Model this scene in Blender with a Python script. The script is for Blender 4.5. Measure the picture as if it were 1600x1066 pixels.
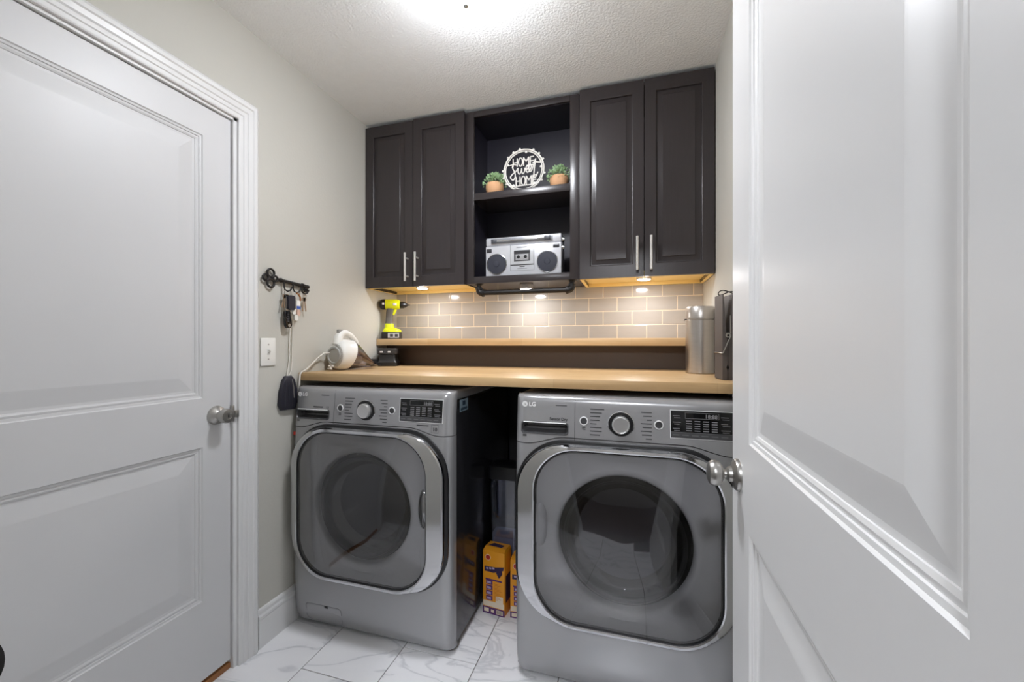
import bpy, bmesh, math, random
from mathutils import Vector, Matrix
random.seed(7)
S = bpy.context.scene
for o in list(bpy.data.objects): bpy.data.objects.remove(o)
COL = S.collection
PI = math.pi

# ------------------------------------------------------------------ camera
EYE = 1.224
cam_d = bpy.data.cameras.new('camera'); cam = bpy.data.objects.new('camera', cam_d); COL.objects.link(cam)
cam.location = (0, 0, EYE); cam.rotation_euler = (PI/2, 0, 0.28566)
cam_d.sensor_width = 36; cam_d.lens = 633.26*36/1600; cam_d.shift_y = 3.28/1600
cam_d.clip_start = 0.01
S.camera = cam
# ------------------------------------------------------------------ world and exposure
W = bpy.data.worlds.new('world'); S.world = W; W.use_nodes = True
W.node_tree.nodes['Background'].inputs[0].default_value = (0.55, 0.57, 0.6, 1)
W.node_tree.nodes['Background'].inputs[1].default_value = 0.3
S.view_settings.view_transform = 'Standard'; S.view_settings.look = 'None'
S.view_settings.gamma = 1; S.view_settings.use_curve_mapping = False
S.view_settings.exposure = 0.83
S.cycles.use_denoising = True
S.cycles.max_bounces = 10; S.cycles.diffuse_bounces = 6; S.cycles.glossy_bounces = 5
S.cycles.transparent_max_bounces = 12
S.cycles.sample_clamp_indirect = 6
DOME = 84.0        # ceiling lamp
HALL_FILL = 185.0         # fill lamp added in the unseen hall behind the camera
PUCK = 112.0        # under cabinet lamps

# ------------------------------------------------------------------ materials
def lin(c):
    return tuple(((v/255)/12.92 if v/255 <= .04045 else ((v/255+.055)/1.055)**2.4) for v in c)
MATS = {}
def mat(name, col, rough=.5, metal=0., var=.06, vs=12., bump=0., bs=120., spec=.5, coat=0., stretch=None, emit=None, aniso=0):
    if name in MATS: return MATS[name]
    m = bpy.data.materials.new(name); m.use_nodes = True; MATS[name] = m
    nt = m.node_tree; N = nt.nodes; L = nt.links; b = N['Principled BSDF']
    c = lin(col)
    tc = N.new('ShaderNodeTexCoord'); mp = N.new('ShaderNodeMapping')
    L.new(tc.outputs['Object'], mp.inputs[0])
    if stretch: mp.inputs['Scale'].default_value = stretch
    nz = N.new('ShaderNodeTexNoise'); nz.inputs['Scale'].default_value = vs; nz.inputs['Detail'].default_value = 4
    L.new(mp.outputs[0], nz.inputs['Vector'])
    mx = N.new('ShaderNodeMix'); mx.data_type = 'RGBA'
    mx.inputs[6].default_value = (*[v*(1-var) for v in c], 1); mx.inputs[7].default_value = (*[min(1, v*(1+var)) for v in c], 1)
    L.new(nz.outputs[0], mx.inputs[0]); L.new(mx.outputs[2], b.inputs['Base Color'])
    b.inputs['Roughness'].default_value = rough; b.inputs['Metallic'].default_value = metal
    b.inputs['Specular IOR Level'].default_value = spec
    b.inputs['Coat Weight'].default_value = coat; b.inputs['Coat Roughness'].default_value = .08
    if bump:
        n2 = N.new('ShaderNodeTexNoise'); n2.inputs['Scale'].default_value = bs; n2.inputs['Detail'].default_value = 3
        L.new(mp.outputs[0], n2.inputs['Vector'])
        bp = N.new('ShaderNodeBump'); bp.inputs['Strength'].default_value = bump; bp.inputs['Distance'].default_value = .004
        L.new(n2.outputs[0], bp.inputs['Height']); L.new(bp.outputs[0], b.inputs['Normal'])
    if emit:
        b.inputs['Emission Color'].default_value = (*lin(emit[0]), 1); b.inputs['Emission Strength'].default_value = emit[1]
    return m

def wood_mat(name, c1, c2, stave_w=.043, stave_l=.55, rough=.38, swap=False):
    m = bpy.data.materials.new(name); m.use_nodes = True; MATS[name] = m
    nt = m.node_tree; N = nt.nodes; L = nt.links; b = N['Principled BSDF']
    tc = N.new('ShaderNodeTexCoord')
    br = N.new('ShaderNodeTexBrick'); br.inputs['Scale'].default_value = 1
    br.inputs['Brick Width'].default_value = stave_l; br.inputs['Row Height'].default_value = stave_w
    br.inputs['Mortar Size'].default_value = 0.0004; br.inputs['Bias'].default_value = 0
    br.inputs['Color1'].default_value = (*lin(c1), 1); br.inputs['Color2'].default_value = (*lin(c2), 1)
    br.inputs['Mortar'].default_value = (*[v*.8 for v in lin(c2)], 1)
    L.new(tc.outputs['Object'], br.inputs['Vector'])
    mp = N.new('ShaderNodeMapping'); mp.inputs['Scale'].default_value = (2.2, 34, 34); L.new(tc.outputs['Object'], mp.inputs[0])
    nz = N.new('ShaderNodeTexNoise'); nz.inputs['Scale'].default_value = 1.6; nz.inputs['Detail'].default_value = 6; nz.inputs['Distortion'].default_value = .5
    L.new(mp.outputs[0], nz.inputs['Vector'])
    rp = N.new('ShaderNodeValToRGB'); rp.color_ramp.elements[0].position = .35; rp.color_ramp.elements[1].position = .7
    rp.color_ramp.elements[0].color = (.80, .77, .72, 1); rp.color_ramp.elements[1].color = (1, 1, 1, 1)
    L.new(nz.outputs[0], rp.inputs[0])
    mx = N.new('ShaderNodeMix'); mx.data_type = 'RGBA'; mx.blend_type = 'MULTIPLY'; mx.inputs[0].default_value = .8
    L.new(br.outputs['Color'], mx.inputs[6]); L.new(rp.outputs[0], mx.inputs[7]); L.new(mx.outputs[2], b.inputs['Base Color'])
    b.inputs['Roughness'].default_value = rough
    return m

def marble_mat():
    m = bpy.data.materials.new('marble_tile'); m.use_nodes = True; MATS['marble'] = m
    nt = m.node_tree; N = nt.nodes; L = nt.links; b = N['Principled BSDF']
    tc = N.new('ShaderNodeTexCoord'); oi = N.new('ShaderNodeObjectInfo')
    ml = N.new('ShaderNodeMath'); ml.operation = 'MULTIPLY'; ml.inputs[1].default_value = 40; L.new(oi.outputs['Random'], ml.inputs[0])
    ad = N.new('ShaderNodeVectorMath'); ad.operation = 'ADD'; L.new(tc.outputs['Object'], ad.inputs[0]); L.new(ml.outputs[0], ad.inputs[1])
    mp = N.new('ShaderNodeMapping'); mp.inputs['Rotation'].default_value = (0, 0, .7); mp.inputs['Scale'].default_value = (1.5, 3.2, 1); L.new(ad.outputs[0], mp.inputs[0])
    n1 = N.new('ShaderNodeTexNoise'); n1.inputs['Scale'].default_value = 1.3; n1.inputs['Detail'].default_value = 7; n1.inputs['Distortion'].default_value = 1.1
    L.new(mp.outputs[0], n1.inputs['Vector'])
    s = N.new('ShaderNodeMath'); s.operation = 'SUBTRACT'; s.inputs[1].default_value = .5; L.new(n1.outputs[0], s.inputs[0])
    a = N.new('ShaderNodeMath'); a.operation = 'ABSOLUTE'; L.new(s.outputs[0], a.inputs[0])
    rp = N.new('ShaderNodeValToRGB'); e = rp.color_ramp.elements
    e[0].position = 0; e[0].color = (*lin((212, 213, 217)), 1); e[1].position = .022; e[1].color = (*lin((238, 238, 241)), 1)
    e2 = rp.color_ramp.elements.new(.2); e2.color = (*lin((243, 243, 245)), 1)
    L.new(a.outputs[0], rp.inputs[0]); L.new(rp.outputs[0], b.inputs['Base Color'])
    b.inputs['Roughness'].default_value = .22
    return m

def glass_mat(name, tint, refl=.12, rough=.03):
    # tinted clear sheet: see-through with a fresnel reflection on top
    m = bpy.data.materials.new(name); m.use_nodes = True; MATS[name] = m
    nt = m.node_tree; N = nt.nodes; L = nt.links
    N.remove(N['Principled BSDF'])
    out = N['Material Output']
    tr = N.new('ShaderNodeBsdfTransparent'); tr.inputs[0].default_value = (*lin(tint), 1)
    gl = N.new('ShaderNodeBsdfGlossy'); gl.inputs['Roughness'].default_value = rough; gl.inputs[0].default_value = (.9, .9, .9, 1)
    fr = N.new('ShaderNodeFresnel'); fr.inputs[0].default_value = 1.5
    ad = N.new('ShaderNodeMath'); ad.operation = 'ADD'; ad.inputs[1].default_value = refl; L.new(fr.outputs[0], ad.inputs[0])
    nz = N.new('ShaderNodeTexNoise'); nz.inputs['Scale'].default_value = 2
    mu = N.new('ShaderNodeMath'); mu.operation = 'MULTIPLY'; mu.inputs[1].default_value = .04; L.new(nz.outputs[0], mu.inputs[0])
    a2 = N.new('ShaderNodeMath'); a2.operation = 'ADD'; a2.use_clamp = True; L.new(ad.outputs[0], a2.inputs[0]); L.new(mu.outputs[0], a2.inputs[1])
    mx = N.new('ShaderNodeMixShader'); L.new(a2.outputs[0], mx.inputs[0]); L.new(tr.outputs[0], mx.inputs[1]); L.new(gl.outputs[0], mx.inputs[2])
    L.new(mx.outputs[0], out.inputs[0])
    return m

def emit_mat(name, col, strength):
    m = bpy.data.materials.new(name); m.use_nodes = True; MATS[name] = m
    nt = m.node_tree; N = nt.nodes; L = nt.links; N.remove(N['Principled BSDF'])
    e = N.new('ShaderNodeEmission'); e.inputs[0].default_value = (*lin(col), 1); e.inputs[1].default_value = strength
    L.new(e.outputs[0], N['Material Output'].inputs[0])
    return m

WALL = mat('wall_paint', (192, 190, 182), .6, var=.02, vs=3, bump=.12, bs=90, spec=.3)
CEIL = mat('ceiling_texture', (240, 242, 243), .85, var=.03, vs=30, bump=.75, bs=115, spec=.2)
WHITE = mat('white_trim_paint', (222, 222, 222), .28, var=.01, vs=4, bump=.02, bs=30, spec=.5)
DOOR_DIMMED = mat('door_paint_dimmed', (206, 206, 207), .42, var=.01, vs=4, bump=.03, bs=25, spec=.5)  # left door: same white, darkened in colour to offset the strong lamp light
DOOR_LIT = mat('door_paint_lit', (230, 230, 230), .36, var=.01, vs=4, bump=.03, bs=25, spec=.5)  # right door: same white, missing light painted in as a paler colour
CAB = mat('espresso_lacquer', (50, 45, 46), .27, var=.12, vs=5, stretch=(30, 30, 1.5), spec=.5, bump=.03, bs=20)
CABIN = mat('espresso_interior', (44, 42, 52), .4, var=.1, vs=6, stretch=(2, 30, 30), spec=.5)
BIRCH = wood_mat('pale_butcher_block', (212, 180, 134), (203, 167, 121))
EDGEW = wood_mat('pale_wood_shelf', (220, 188, 143), (211, 176, 130))
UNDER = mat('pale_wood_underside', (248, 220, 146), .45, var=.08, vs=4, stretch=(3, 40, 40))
PANELB = mat('dark_brown_board', (76, 63, 54), .42, var=.06, vs=5)
TILE = mat('taupe_glazed_tile', (182, 176, 169), .12, var=.05, vs=9, stretch=(1, 1, 14), spec=.55)
GROUT = mat('cream_grout', (236, 222, 200), .85, var=.04, vs=60)
FGROUT = mat('grey_floor_grout', (104, 100, 96), .9, var=.05, vs=60)
MARBLE = marble_mat()
OAK = mat('brown_oak_sill', (150, 98, 52), .5, var=.25, vs=5, stretch=(30, 2, 30))
NICKEL = mat('brushed_nickel', (176, 174, 170), .33, 1., var=.03, vs=40)
STEEL = mat('brushed_steel', (190, 184, 178), .3, 1., var=.12, vs=5, stretch=(6, 6, 160))
SATIN = mat('satin_pale_metal', (214, 212, 208), .35, .55, var=.02)
CHROME = mat('polished_chrome', (206, 207, 210), .1, 1., var=.02)
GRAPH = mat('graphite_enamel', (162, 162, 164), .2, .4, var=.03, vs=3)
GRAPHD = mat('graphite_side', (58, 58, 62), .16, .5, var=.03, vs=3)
LINER = mat('grey_door_liner', (208, 208, 209), .3, .0, var=.05, vs=4)
DRUM = mat('drum_steel', (96, 96, 98), .3, .9, var=.1, vs=20)
BLACK = mat('black_plastic', (20, 20, 22), .35, var=.1, vs=20)
BLACKM = mat('matte_black_iron', (32, 30, 29), .5, .3, var=.2, vs=40, bump=.1, bs=200)
GLOSSB = mat('gloss_black_display', (14, 14, 16), .1, var=.1, vs=20)
PRINTL = mat('light_print', (230, 230, 230), .4, var=.02)
PRINTG = mat('grey_print', (120, 120, 122), .4, var=.02)
PRINTD = mat('dark_print', (52, 52, 54), .5, var=.02)
SILV = mat('silver_plastic', (206, 207, 212), .3, .25, var=.02, vs=20)
SPK = mat('dark_speaker_mesh', (44, 46, 58), .6, var=.25, vs=300)
WPLAST = mat('white_plastic', (228, 227, 222), .35, var=.01)
SIGNW = mat('white_painted_wood', (232, 228, 222), .55, var=.03, vs=20)
TERRA = mat('pale_terracotta', (214, 164, 122), .7, var=.08, vs=30)
YEL = mat('lime_yellow_plastic', (214, 222, 26), .4, var=.05)
GRIP = mat('grey_rubber', (96, 92, 88), .6, var=.1, vs=40)
NAVY = mat('navy_nylon', (34, 33, 44), .6, var=.2, vs=60, bump=.2, bs=300)
CORD = mat('white_cord', (216, 212, 204), .6, var=.05)
CHAR = mat('charcoal_stained_wood', (84, 78, 76), .5, var=.15, vs=5, stretch=(30, 30, 2))
GLASSW = glass_mat('smoked_door_glass', (226, 226, 228), .035)
CLEAR = glass_mat('clear_plastic', (225, 228, 238), .03, .12)
CUP = glass_mat('smoky_dust_cup', (205, 199, 206), .06, .12)
ORANGE = mat('orange_carton', (238, 160, 36), .45, var=.05)
PURPLE = mat('purple_print', (92, 46, 110), .5, var=.05)
DPURP = mat('dark_purple_print', (52, 36, 74), .5, var=.05)
CREAMP = mat('cream_print', (236, 220, 196), .5, var=.03)
REDP = mat('red_print', (206, 62, 44), .5, var=.03)
LEAF = mat('green_leaf', (164, 196, 148), .55, var=.45, vs=60)

# ------------------------------------------------------------------ mesh helpers
class MB:
    def __init__(s): s.bm = bmesh.new()
    def loft(s, loops, caps=(True, True), closed=True):
        rows = [[s.bm.verts.new(p) for p in lp] for lp in loops]
        n = len(rows[0])
        for a, b in zip(rows, rows[1:]):
            for i in range(n if closed else n-1):
                j = (i+1) % n
                try: s.bm.faces.new((a[i], a[j], b[j], b[i]))
                except ValueError: pass
        if caps[0]: s.bm.faces.new(rows[0][::-1])
        if caps[1]: s.bm.faces.new(rows[-1])
        return rows
    def box(s, a, b, bev=0., seg=2):
        x0, y0, z0 = [min(p, q) for p, q in zip(a, b)]; x1, y1, z1 = [max(p, q) for p, q in zip(a, b)]
        t = bmesh.new()
        vs = [t.verts.new((x, y, z)) for z in (z0, z1) for y in (y0, y1) for x in (x0, x1)]
        for f in ((0, 2, 3, 1), (4, 5, 7, 6), (0, 1, 5, 4), (2, 6, 7, 3), (0, 4, 6, 2), (1, 3, 7, 5)): t.faces.new([vs[i] for i in f])
        if bev: bmesh.ops.bevel(t, geom=list(t.edges), offset=bev, segments=seg, affect='EDGES', profile=.5)
        me = bpy.data.meshes.new('t'); t.to_mesh(me); t.free(); s.bm.from_mesh(me); bpy.data.meshes.remove(me)
        return s
    def lathe(s, prof, o=(0, 0, 0), ax=(0, 0, 1), seg=24, caps=(True, True), sc=(1, 1)):
        ax = Vector(ax).normalized(); u = ax.orthogonal().normalized(); v = ax.cross(u); o = Vector(o)
        if abs(ax.z) > .99: u, v = Vector((1, 0, 0)), Vector((0, 1, 0))
        elif abs(ax.y) > .99: u, v = Vector((1, 0, 0)), Vector((0, 0, 1))
        elif abs(ax.x) > .99: u, v = Vector((0, 1, 0)), Vector((0, 0, 1))
        s.loft([[o+ax*h+u*(r*sc[0]*math.cos(2*PI*i/seg))+v*(r*sc[1]*math.sin(2*PI*i/seg)) for i in range(seg)] for r, h in prof], caps)
        return s
    def cyl(s, p, q, r, r2=None, seg=16):
        p = Vector(p); q = Vector(q)
        return s.lathe([(r, 0), (r if r2 is None else r2, (q-p).length)], p, q-p, seg)
    def tube(s, pts, r, seg=8, closed=False, flat=None):
        pts = [Vector(p) for p in pts]; n = len(pts); loops = []; u = None
        for i, p in enumerate(pts):
            if closed: t = pts[(i+1) % n]-pts[i-1]
            else: t = pts[min(i+1, n-1)]-pts[max(i-1, 0)]
            t.normalize()
            if u is None: u = t.orthogonal().normalized()
            u = (u-t*u.dot(t)); u = u.normalized() if u.length > 1e-6 else t.orthogonal().normalized()
            v = t.cross(u); rr = r[i] if isinstance(r, (list, tuple)) else r
            loops.append([p+u*(rr*math.cos(2*PI*k/seg))+v*(rr*math.sin(2*PI*k/seg)) for k in range(seg)])
        if closed: loops.append(loops[0]); s.loft(loops, (False, False)); bmesh.ops.remove_doubles(s.bm, verts=s.bm.verts, dist=1e-6)
        else: s.loft(loops)
        return s
    def ball(s, c, r, seg=16, rings=8):
        if not isinstance(r, (tuple, list)): r = (r, r, r)
        c = Vector(c); loops = []
        for k in range(1, rings):
            a = PI*k/rings
            loops.append([c+Vector((r[0]*math.sin(a)*math.cos(2*PI*i/seg), r[1]*math.sin(a)*math.sin(2*PI*i/seg), -r[2]*math.cos(a))) for i in range(seg)])
        s.loft(loops); return s
    def prism(s, poly, f0, f1):
        s.loft([[f0(*p) for p in poly], [f1(*p) for p in poly]]); return s
    def quad(s, pts): s.bm.faces.new([s.bm.verts.new(p) for p in pts]); return s
    def xform(s, m): bmesh.ops.transform(s.bm, matrix=m, verts=s.bm.verts); return s
    def build(s, name, m, parent=None, smooth=28, local=False, fix=True, face=None):
        if fix: bmesh.ops.recalc_face_normals(s.bm, faces=s.bm.faces)
        if face is not None:
            s.bm.normal_update(); tot = Vector((0, 0, 0))
            for f in s.bm.faces: tot += f.normal*f.calc_area()
            if tot.dot(Vector(face)) < 0: bmesh.ops.reverse_faces(s.bm, faces=s.bm.faces)
        if parent is not None and not local:
            off = Vector(parent.location)
            if parent.parent: off = off+Vector(parent.parent.location)
            bmesh.ops.translate(s.bm, verts=s.bm.verts, vec=-off)
        me = bpy.data.meshes.new(name); s.bm.to_mesh(me); s.bm.free()
        me.materials.append(m)
        if smooth: me.shade_smooth(); me.set_sharp_from_angle(angle=math.radians(smooth))
        o = bpy.data.objects.new(name, me); COL.objects.link(o)
        if name.split('_')[-1] in ('print', 'lettering', 'digits', 'detail', 'barcode', 'label', 'holes', 'line'): o['kind'] = 'stuff'
        if parent is not None: o.parent = parent
        return o
def tag(o, label, cat, group=None):
    o['label'] = label; o['category'] = cat
    if group: o['group'] = group
    return o
def thing(name, label, cat, loc, rotz=0, group=None):
    o = bpy.data.objects.new(name, None); COL.objects.link(o); o.location = loc; o.rotation_euler = (0, 0, rotz)
    o.empty_display_size = .05
    return tag(o, label, cat, group)
def struct(o, label=None):
    o['kind'] = 'structure'
    if label: o['label'] = label
    return o
def rrect(w0, w1, h0, h1, r, n=8, e=0):
    if e:
        p = rrect(w0, w1, h0, h1, r, n); out = []
        for k in range(len(p)):
            a, b = p[k], p[(k+1) % len(p)]; out.append(a)
            if k % (n+1) == n:
                out += [(a[0]+(b[0]-a[0])*j/(e+1), a[1]+(b[1]-a[1])*j/(e+1)) for j in range(1, e+1)]
        return out
    pts = []
    for cx, cy, a0 in ((w1-r, h1-r, 0), (w0+r, h1-r, 90), (w0+r, h0+r, 180), (w1-r, h0+r, 270)):
        for k in range(n+1):
            a = math.radians(a0+90*k/n); pts.append((cx+r*math.cos(a), cy+r*math.sin(a)))
    return pts
def text_mesh(body, size, mb, fn, sx=1., align='LEFT', extrude=0.):
    cu = bpy.data.curves.new('t', 'FONT'); cu.body = body; cu.size = size; cu.align_x = align; cu.resolution_u = 3; cu.extrude = extrude; cu.offset = size*.028
    ob = bpy.data.objects.new('t', cu); COL.objects.link(ob)
    dg = bpy.context.evaluated_depsgraph_get(); dg.update()
    me = bpy.data.meshes.new_from_object(ob.evaluated_get(dg))
    t = bmesh.new(); t.from_mesh(me)
    for v in t.verts: v.co = Vector(fn(v.co.x*sx, v.co.y, v.co.z))
    m2 = bpy.data.meshes.new('t2'); t.to_mesh(m2); t.free(); mb.bm.from_mesh(m2)
    bpy.data.objects.remove(ob); bpy.data.curves.remove(cu); bpy.data.meshes.remove(me); bpy.data.meshes.remove(m2)
def panel_rings(mb, u0, u1, v0, v1, prof, fn):
    # nested rectangles stepping in and down: (inset, height)
    loops = []
    for ins, h in prof:
        loops.append([fn(u, v, h) for u, v in ((u0+ins, v0+ins), (u1-ins, v0+ins), (u1-ins, v1-ins), (u0+ins, v1-ins))])
    mb.loft(loops, (False, True))
def slab_with_cells(mb, us, vs, cells, fn, thick):
    # front face grid with open cells, back face and edges
    for i in range(len(us)-1):
        for j in range(len(vs)-1):
            if (i, j) in cells: continue
            mb.quad([fn(us[i], vs[j], 0), fn(us[i+1], vs[j], 0), fn(us[i+1], vs[j+1], 0), fn(us[i], vs[j+1], 0)])
    a, b, c, d = us[0], us[-1], vs[0], vs[-1]
    mb.quad([fn(a, c, -thick), fn(b, c, -thick), fn(b, d, -thick), fn(a, d, -thick)])
    for p, q in (((a, c), (b, c)), ((b, c), (b, d)), ((b, d), (a, d)), ((a, d), (a, c))):
        mb.quad([fn(*p, 0), fn(*q, 0), fn(*q, -thick), fn(*p, -thick)])

# ------------------------------------------------------------------ room shell
XL, XR, YB, YF, ZC = -1.436, .357, 2.28, .19, 2.452
DY0, DY1, DTOP = .385, 1.183, 2.078      # door opening in the left wall
m = MB(); m.box((XL-.12, YF-.11, -.05), (XR+.12, YB+.1, -.003)); floor = struct(m.build('floor', FGROUT))
pitch_x, pitch_y = .312, .612
tile_cache = {}
for i in range(-1, 6):
    x0 = -1.19+pitch_x*(i-1); x1 = x0+pitch_x
    yj = 1.24+.2035*(i-1)
    for k in range(-3, 4):
        y0 = yj+pitch_y*k; y1 = y0+pitch_y
        ax, bx, ay, by = max(x0, XL-.1)+.0016, min(x1, XR)-.0016, max(y0, YF-.11)+.0016, min(y1, YB)-.0016
        if bx-ax < .01 or by-ay < .01: continue
        key = (round(bx-ax, 3), round(by-ay, 3))
        if key not in tile_cache:
            m = MB(); m.box((0, 0, -.004), (bx-ax, by-ay, 0), .0008, 1); o = m.build('tile', MARBLE, smooth=0); tile_cache[key] = o.data
        else:
            o = bpy.data.objects.new('tile', tile_cache[key]); COL.objects.link(o)
        o.location = (ax, ay, 0); o.parent = floor
m = MB(); m.box((XL-.12, YF-.11, ZC), (XR+.12, YB+.1, ZC+.05)); struct(m.build('ceiling', CEIL))
m = MB()
m.box((XL-.12, DY1, 0), (XL, YB+.1, ZC)); m.box((XL-.12, YF-.11, 0), (XL, DY0, ZC)); m.box((XL-.12, DY0, DTOP), (XL, DY1, ZC))
struct(m.build('wall_left', WALL, smooth=0))
m = MB(); m.box((XR, YF-.11, 0), (XR+.12, YB+.1, ZC)); struct(m.build('wall_right', WALL, smooth=0))
m = MB(); m.box((XL, YB, 0), (XR, YB+.1, ZC)); wall_back = struct(m.build('wall_back', WALL, smooth=0))
OX0, OX1, OTOP = -.535, .262, 2.085      # doorway the camera stands in
m = MB(); m.box((XL, YF-.11, 0), (OX0, YF, ZC)); m.box((OX1, YF-.11, 0), (XR, YF, ZC)); m.box((OX0, YF-.11, OTOP), (OX1, YF, ZC))
struct(m.build('wall_front', WALL, smooth=0))
# hall behind the camera
HALLP = mat('hall_paint', (150, 146, 140), .7, var=.03)
HALLF = mat('hall_floor', (70, 58, 50), .5, var=.2, vs=6, stretch=(10, 1, 1))
m = MB(); m.box((-1.9, -2.2, -.05), (1.5, YF-.11, -.003)); struct(m.build('floor_hall', HALLF, smooth=0))
m = MB(); m.box((-1.9, -2.2, ZC), (1.5, YF-.11, ZC+.05)); struct(m.build('ceiling_hall', CEIL, smooth=0))
m = MB(); m.box((-1.9, -2.3, 0), (1.5, -2.2, ZC)); struct(m.build('wall_hall_back', HALLP, smooth=0))
m = MB(); m.box((-2.0, -2.2, 0), (-1.9, YF-.11, ZC)); struct(m.build('wall_hall_left', HALLP, smooth=0))
m = MB(); m.box((1.5, -2.2, 0), (1.6, YF-.11, ZC)); struct(m.build('wall_hall_right', HALLP, smooth=0))

# baseboards
BP = [(0, 0), (.014, 0), (.014, .105), (.012, .112), (.0145, .116), (.0145, .126), (.010, .133), (.0095, .145), (.006, .152), (0, .154)]
m = MB(); m.loft([[(XL+t, y, z) for t, z in BP] for y in (1.266, YB)]); struct(m.build('baseboard_left', WHITE, smooth=20))
m = MB(); m.loft([[(XR-t, y, z) for t, z in BP] for y in (YF, YB)]); struct(m.build('baseboard_right', WHITE, smooth=20))
# left door casing (mitred), jamb, sill
CP = [(0, 0), (0, .011), (.004, .013), (.016, .013), (.019, .016), (.030, .016), (.034, .0125), (.038, .017), (.054, .018), (.058, .022), (.070, .022), (.078, .017), (.083, .012), (.083, 0)]
m = MB()
def casing(y0, y1, ztop, grow):
    L0 = []; 
    for path in (((y1, 0, 1, 0), (y1, ztop, 1, 1)), ((y1, ztop, 1, 1), (y0, ztop, -1, 1)), ((y0, ztop, -1, 1), (y0, 0, -1, 0))):
        m.loft([[(XL+t, y+sy*w, z+sz*w) for w, t in CP] for y, z, sy, sz in path])
casing(DY0, DY1-.002, DTOP-.004, 1)
struct(m.build('trim_1', WHITE, smooth=20))
m = MB()
m.box((XL-.118, DY1-.016, 0), (XL+.001, DY1+.002, DTOP)); m.box((XL-.118, DY0-.002, 0), (XL+.001, DY0+.012, DTOP)); m.box((XL-.118, DY0, DTOP-.014), (XL+.001, DY1, DTOP+.002))
struct(m.build('trim_2', WHITE, smooth=0))
m = MB(); m.box((XL-.118, DY0+.012, 0), (XL-.012, DY1-.016, .022), .003); struct(m.build('trim_3', OAK, smooth=30))
# doors: profile of the moulded panels
DP = [(0, 0), (.003, -.0035), (.009, -.0045), (.0095, -.0075), (.016, -.0065), (.021, -.0085), (.0215, -.0105), (.029, -.0110), (.031, -.0108), (.072, -.0052), (.076, -.0048)]
def room_door(name, fn, W0, W1, Z0, Z1, P0, P1, panel_rows, paint, thick=.036):
    vs = [Z0]
    for a, b in panel_rows: vs += [a, b]
    vs.append(Z1)
    m = MB(); slab_with_cells(m, [W0, P0, P1, W1], vs, {(1, 2*k+1) for k in range(len(panel_rows))}, fn, thick)
    d = struct(m.build(name, paint, smooth=0))
    for a, b in panel_rows:
        m = MB(); panel_rings(m, P0, P1, a, b, DP, fn); m.build('panel', paint, d, smooth=0, fix=False)
    return d
xd = XL-.010
door1 = room_door('door_1', lambda u, v, h: (xd+h, u, v), DY0+.014, DY1-.019, .036, DTOP-.018, .505, 1.062, [(.314, .857), (1.03, 1.957)], DOOR_DIMMED)
def knob(mb, o, ax, egg=False):
    if egg:
        prof = [(.0, 0), (.033, 0), (.033, .004), (.031, .008), (.024, .011), (.0165, .014), (.0155, .02), (.009, .024), (.0085, .028), (.017, .031), (.024, .036), (.0268, .044), (.0262, .051), (.022, .057), (.012, .0605), (0.001, .061)]
    else:
        prof = [(.0, 0), (.034, 0), (.034, .004), (.031, .010), (.022, .014), (.0165, .018), (.0145, .026), (.0145, .03), (.021, .034), (.0255, .040), (.0262, .048), (.0255, .056), (.023, .060), (.012, .061), (.011, .059), (.0085, .059), (0.001, .059)]
    mb.lathe(prof, o, ax, 28)
m = MB(); knob(m, (xd, 1.110, .962), (1, 0, 0)); k1 = m.build('door_knob', NICKEL, door1, smooth=30)
m = MB(); m.box((xd+.059, 1.1085, .957), (xd+.0605, 1.1115, .967)); m.build('keyhole', BLACK, door1)
m = MB(); m.box((XL-.006, DY1-.024, .93), (XL+.006, DY1-.0145, .990), .0015); m.box((XL+.004, DY1-.018, .945), (XL+.016, DY1-.004, .972), .002)
m.build('strike_plate', NICKEL, door1)
# open door beside the camera; its leaf turns a hair past square
th = -.0073
def d2(u, v, h):   # u: 0 at free edge, growing toward the hinge; h outward (toward -X)
    x, y = -h, -u
    return (.217+x*math.cos(th)-y*math.sin(th), 1.003+x*math.sin(th)+y*math.cos(th), v)
door2 = room_door('door_2', d2, 0, .792, .012, 2.07, .133, .665, [(.314, .857), (1.03, 1.957)], DOOR_LIT)
m = MB(); o_ = Vector(d2(.053, .9476, 0)); ax_ = Vector(d2(.053, .9476, 1))-o_; knob(m, o_, ax_, True); m.build('door_knob', NICKEL, door2, smooth=30)
m = MB(); o_ = Vector(d2(.053, .9476, -.036)); knob(m, o_, -ax_, True); m.build('door_knob', NICKEL, door2, smooth=30)
m = MB(); m.lathe([(.0, 0), (.009, 0), (.009, .003), (0, .003)], d2(0, .9476, -.018), (0, 1, 0), 12); m.build('latch', NICKEL, door2)
# jamb of the camera's doorway with its strike plate
m = MB(); m.box((OX0-.002, YF-.112, 0), (OX0+.014, YF+.001, OTOP)); m.box((OX1-.003, YF-.112, 0), (OX1+.002, YF+.001, OTOP)); m.box((OX0, YF-.112, OTOP-.014), (OX1, YF+.001, OTOP+.002))
jamb = struct(m.build('trim_4', WHITE, smooth=0))
poly = [(.13, .93), (.185, .93)]+[(.190+.0165*math.cos(a), .959+.026*math.sin(a)) for a in [math.radians(-70+14*k) for k in range(11)]]+[(.185, .988), (.13, .988)]
m = MB(); m.prism(poly, lambda y, z: (OX0+.0145, y, z), lambda y, z: (OX0+.0165+max(0, y-.18)*.55, y, z)); m.build('strike_plate', BLACKM, jamb, smooth=20)

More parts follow.
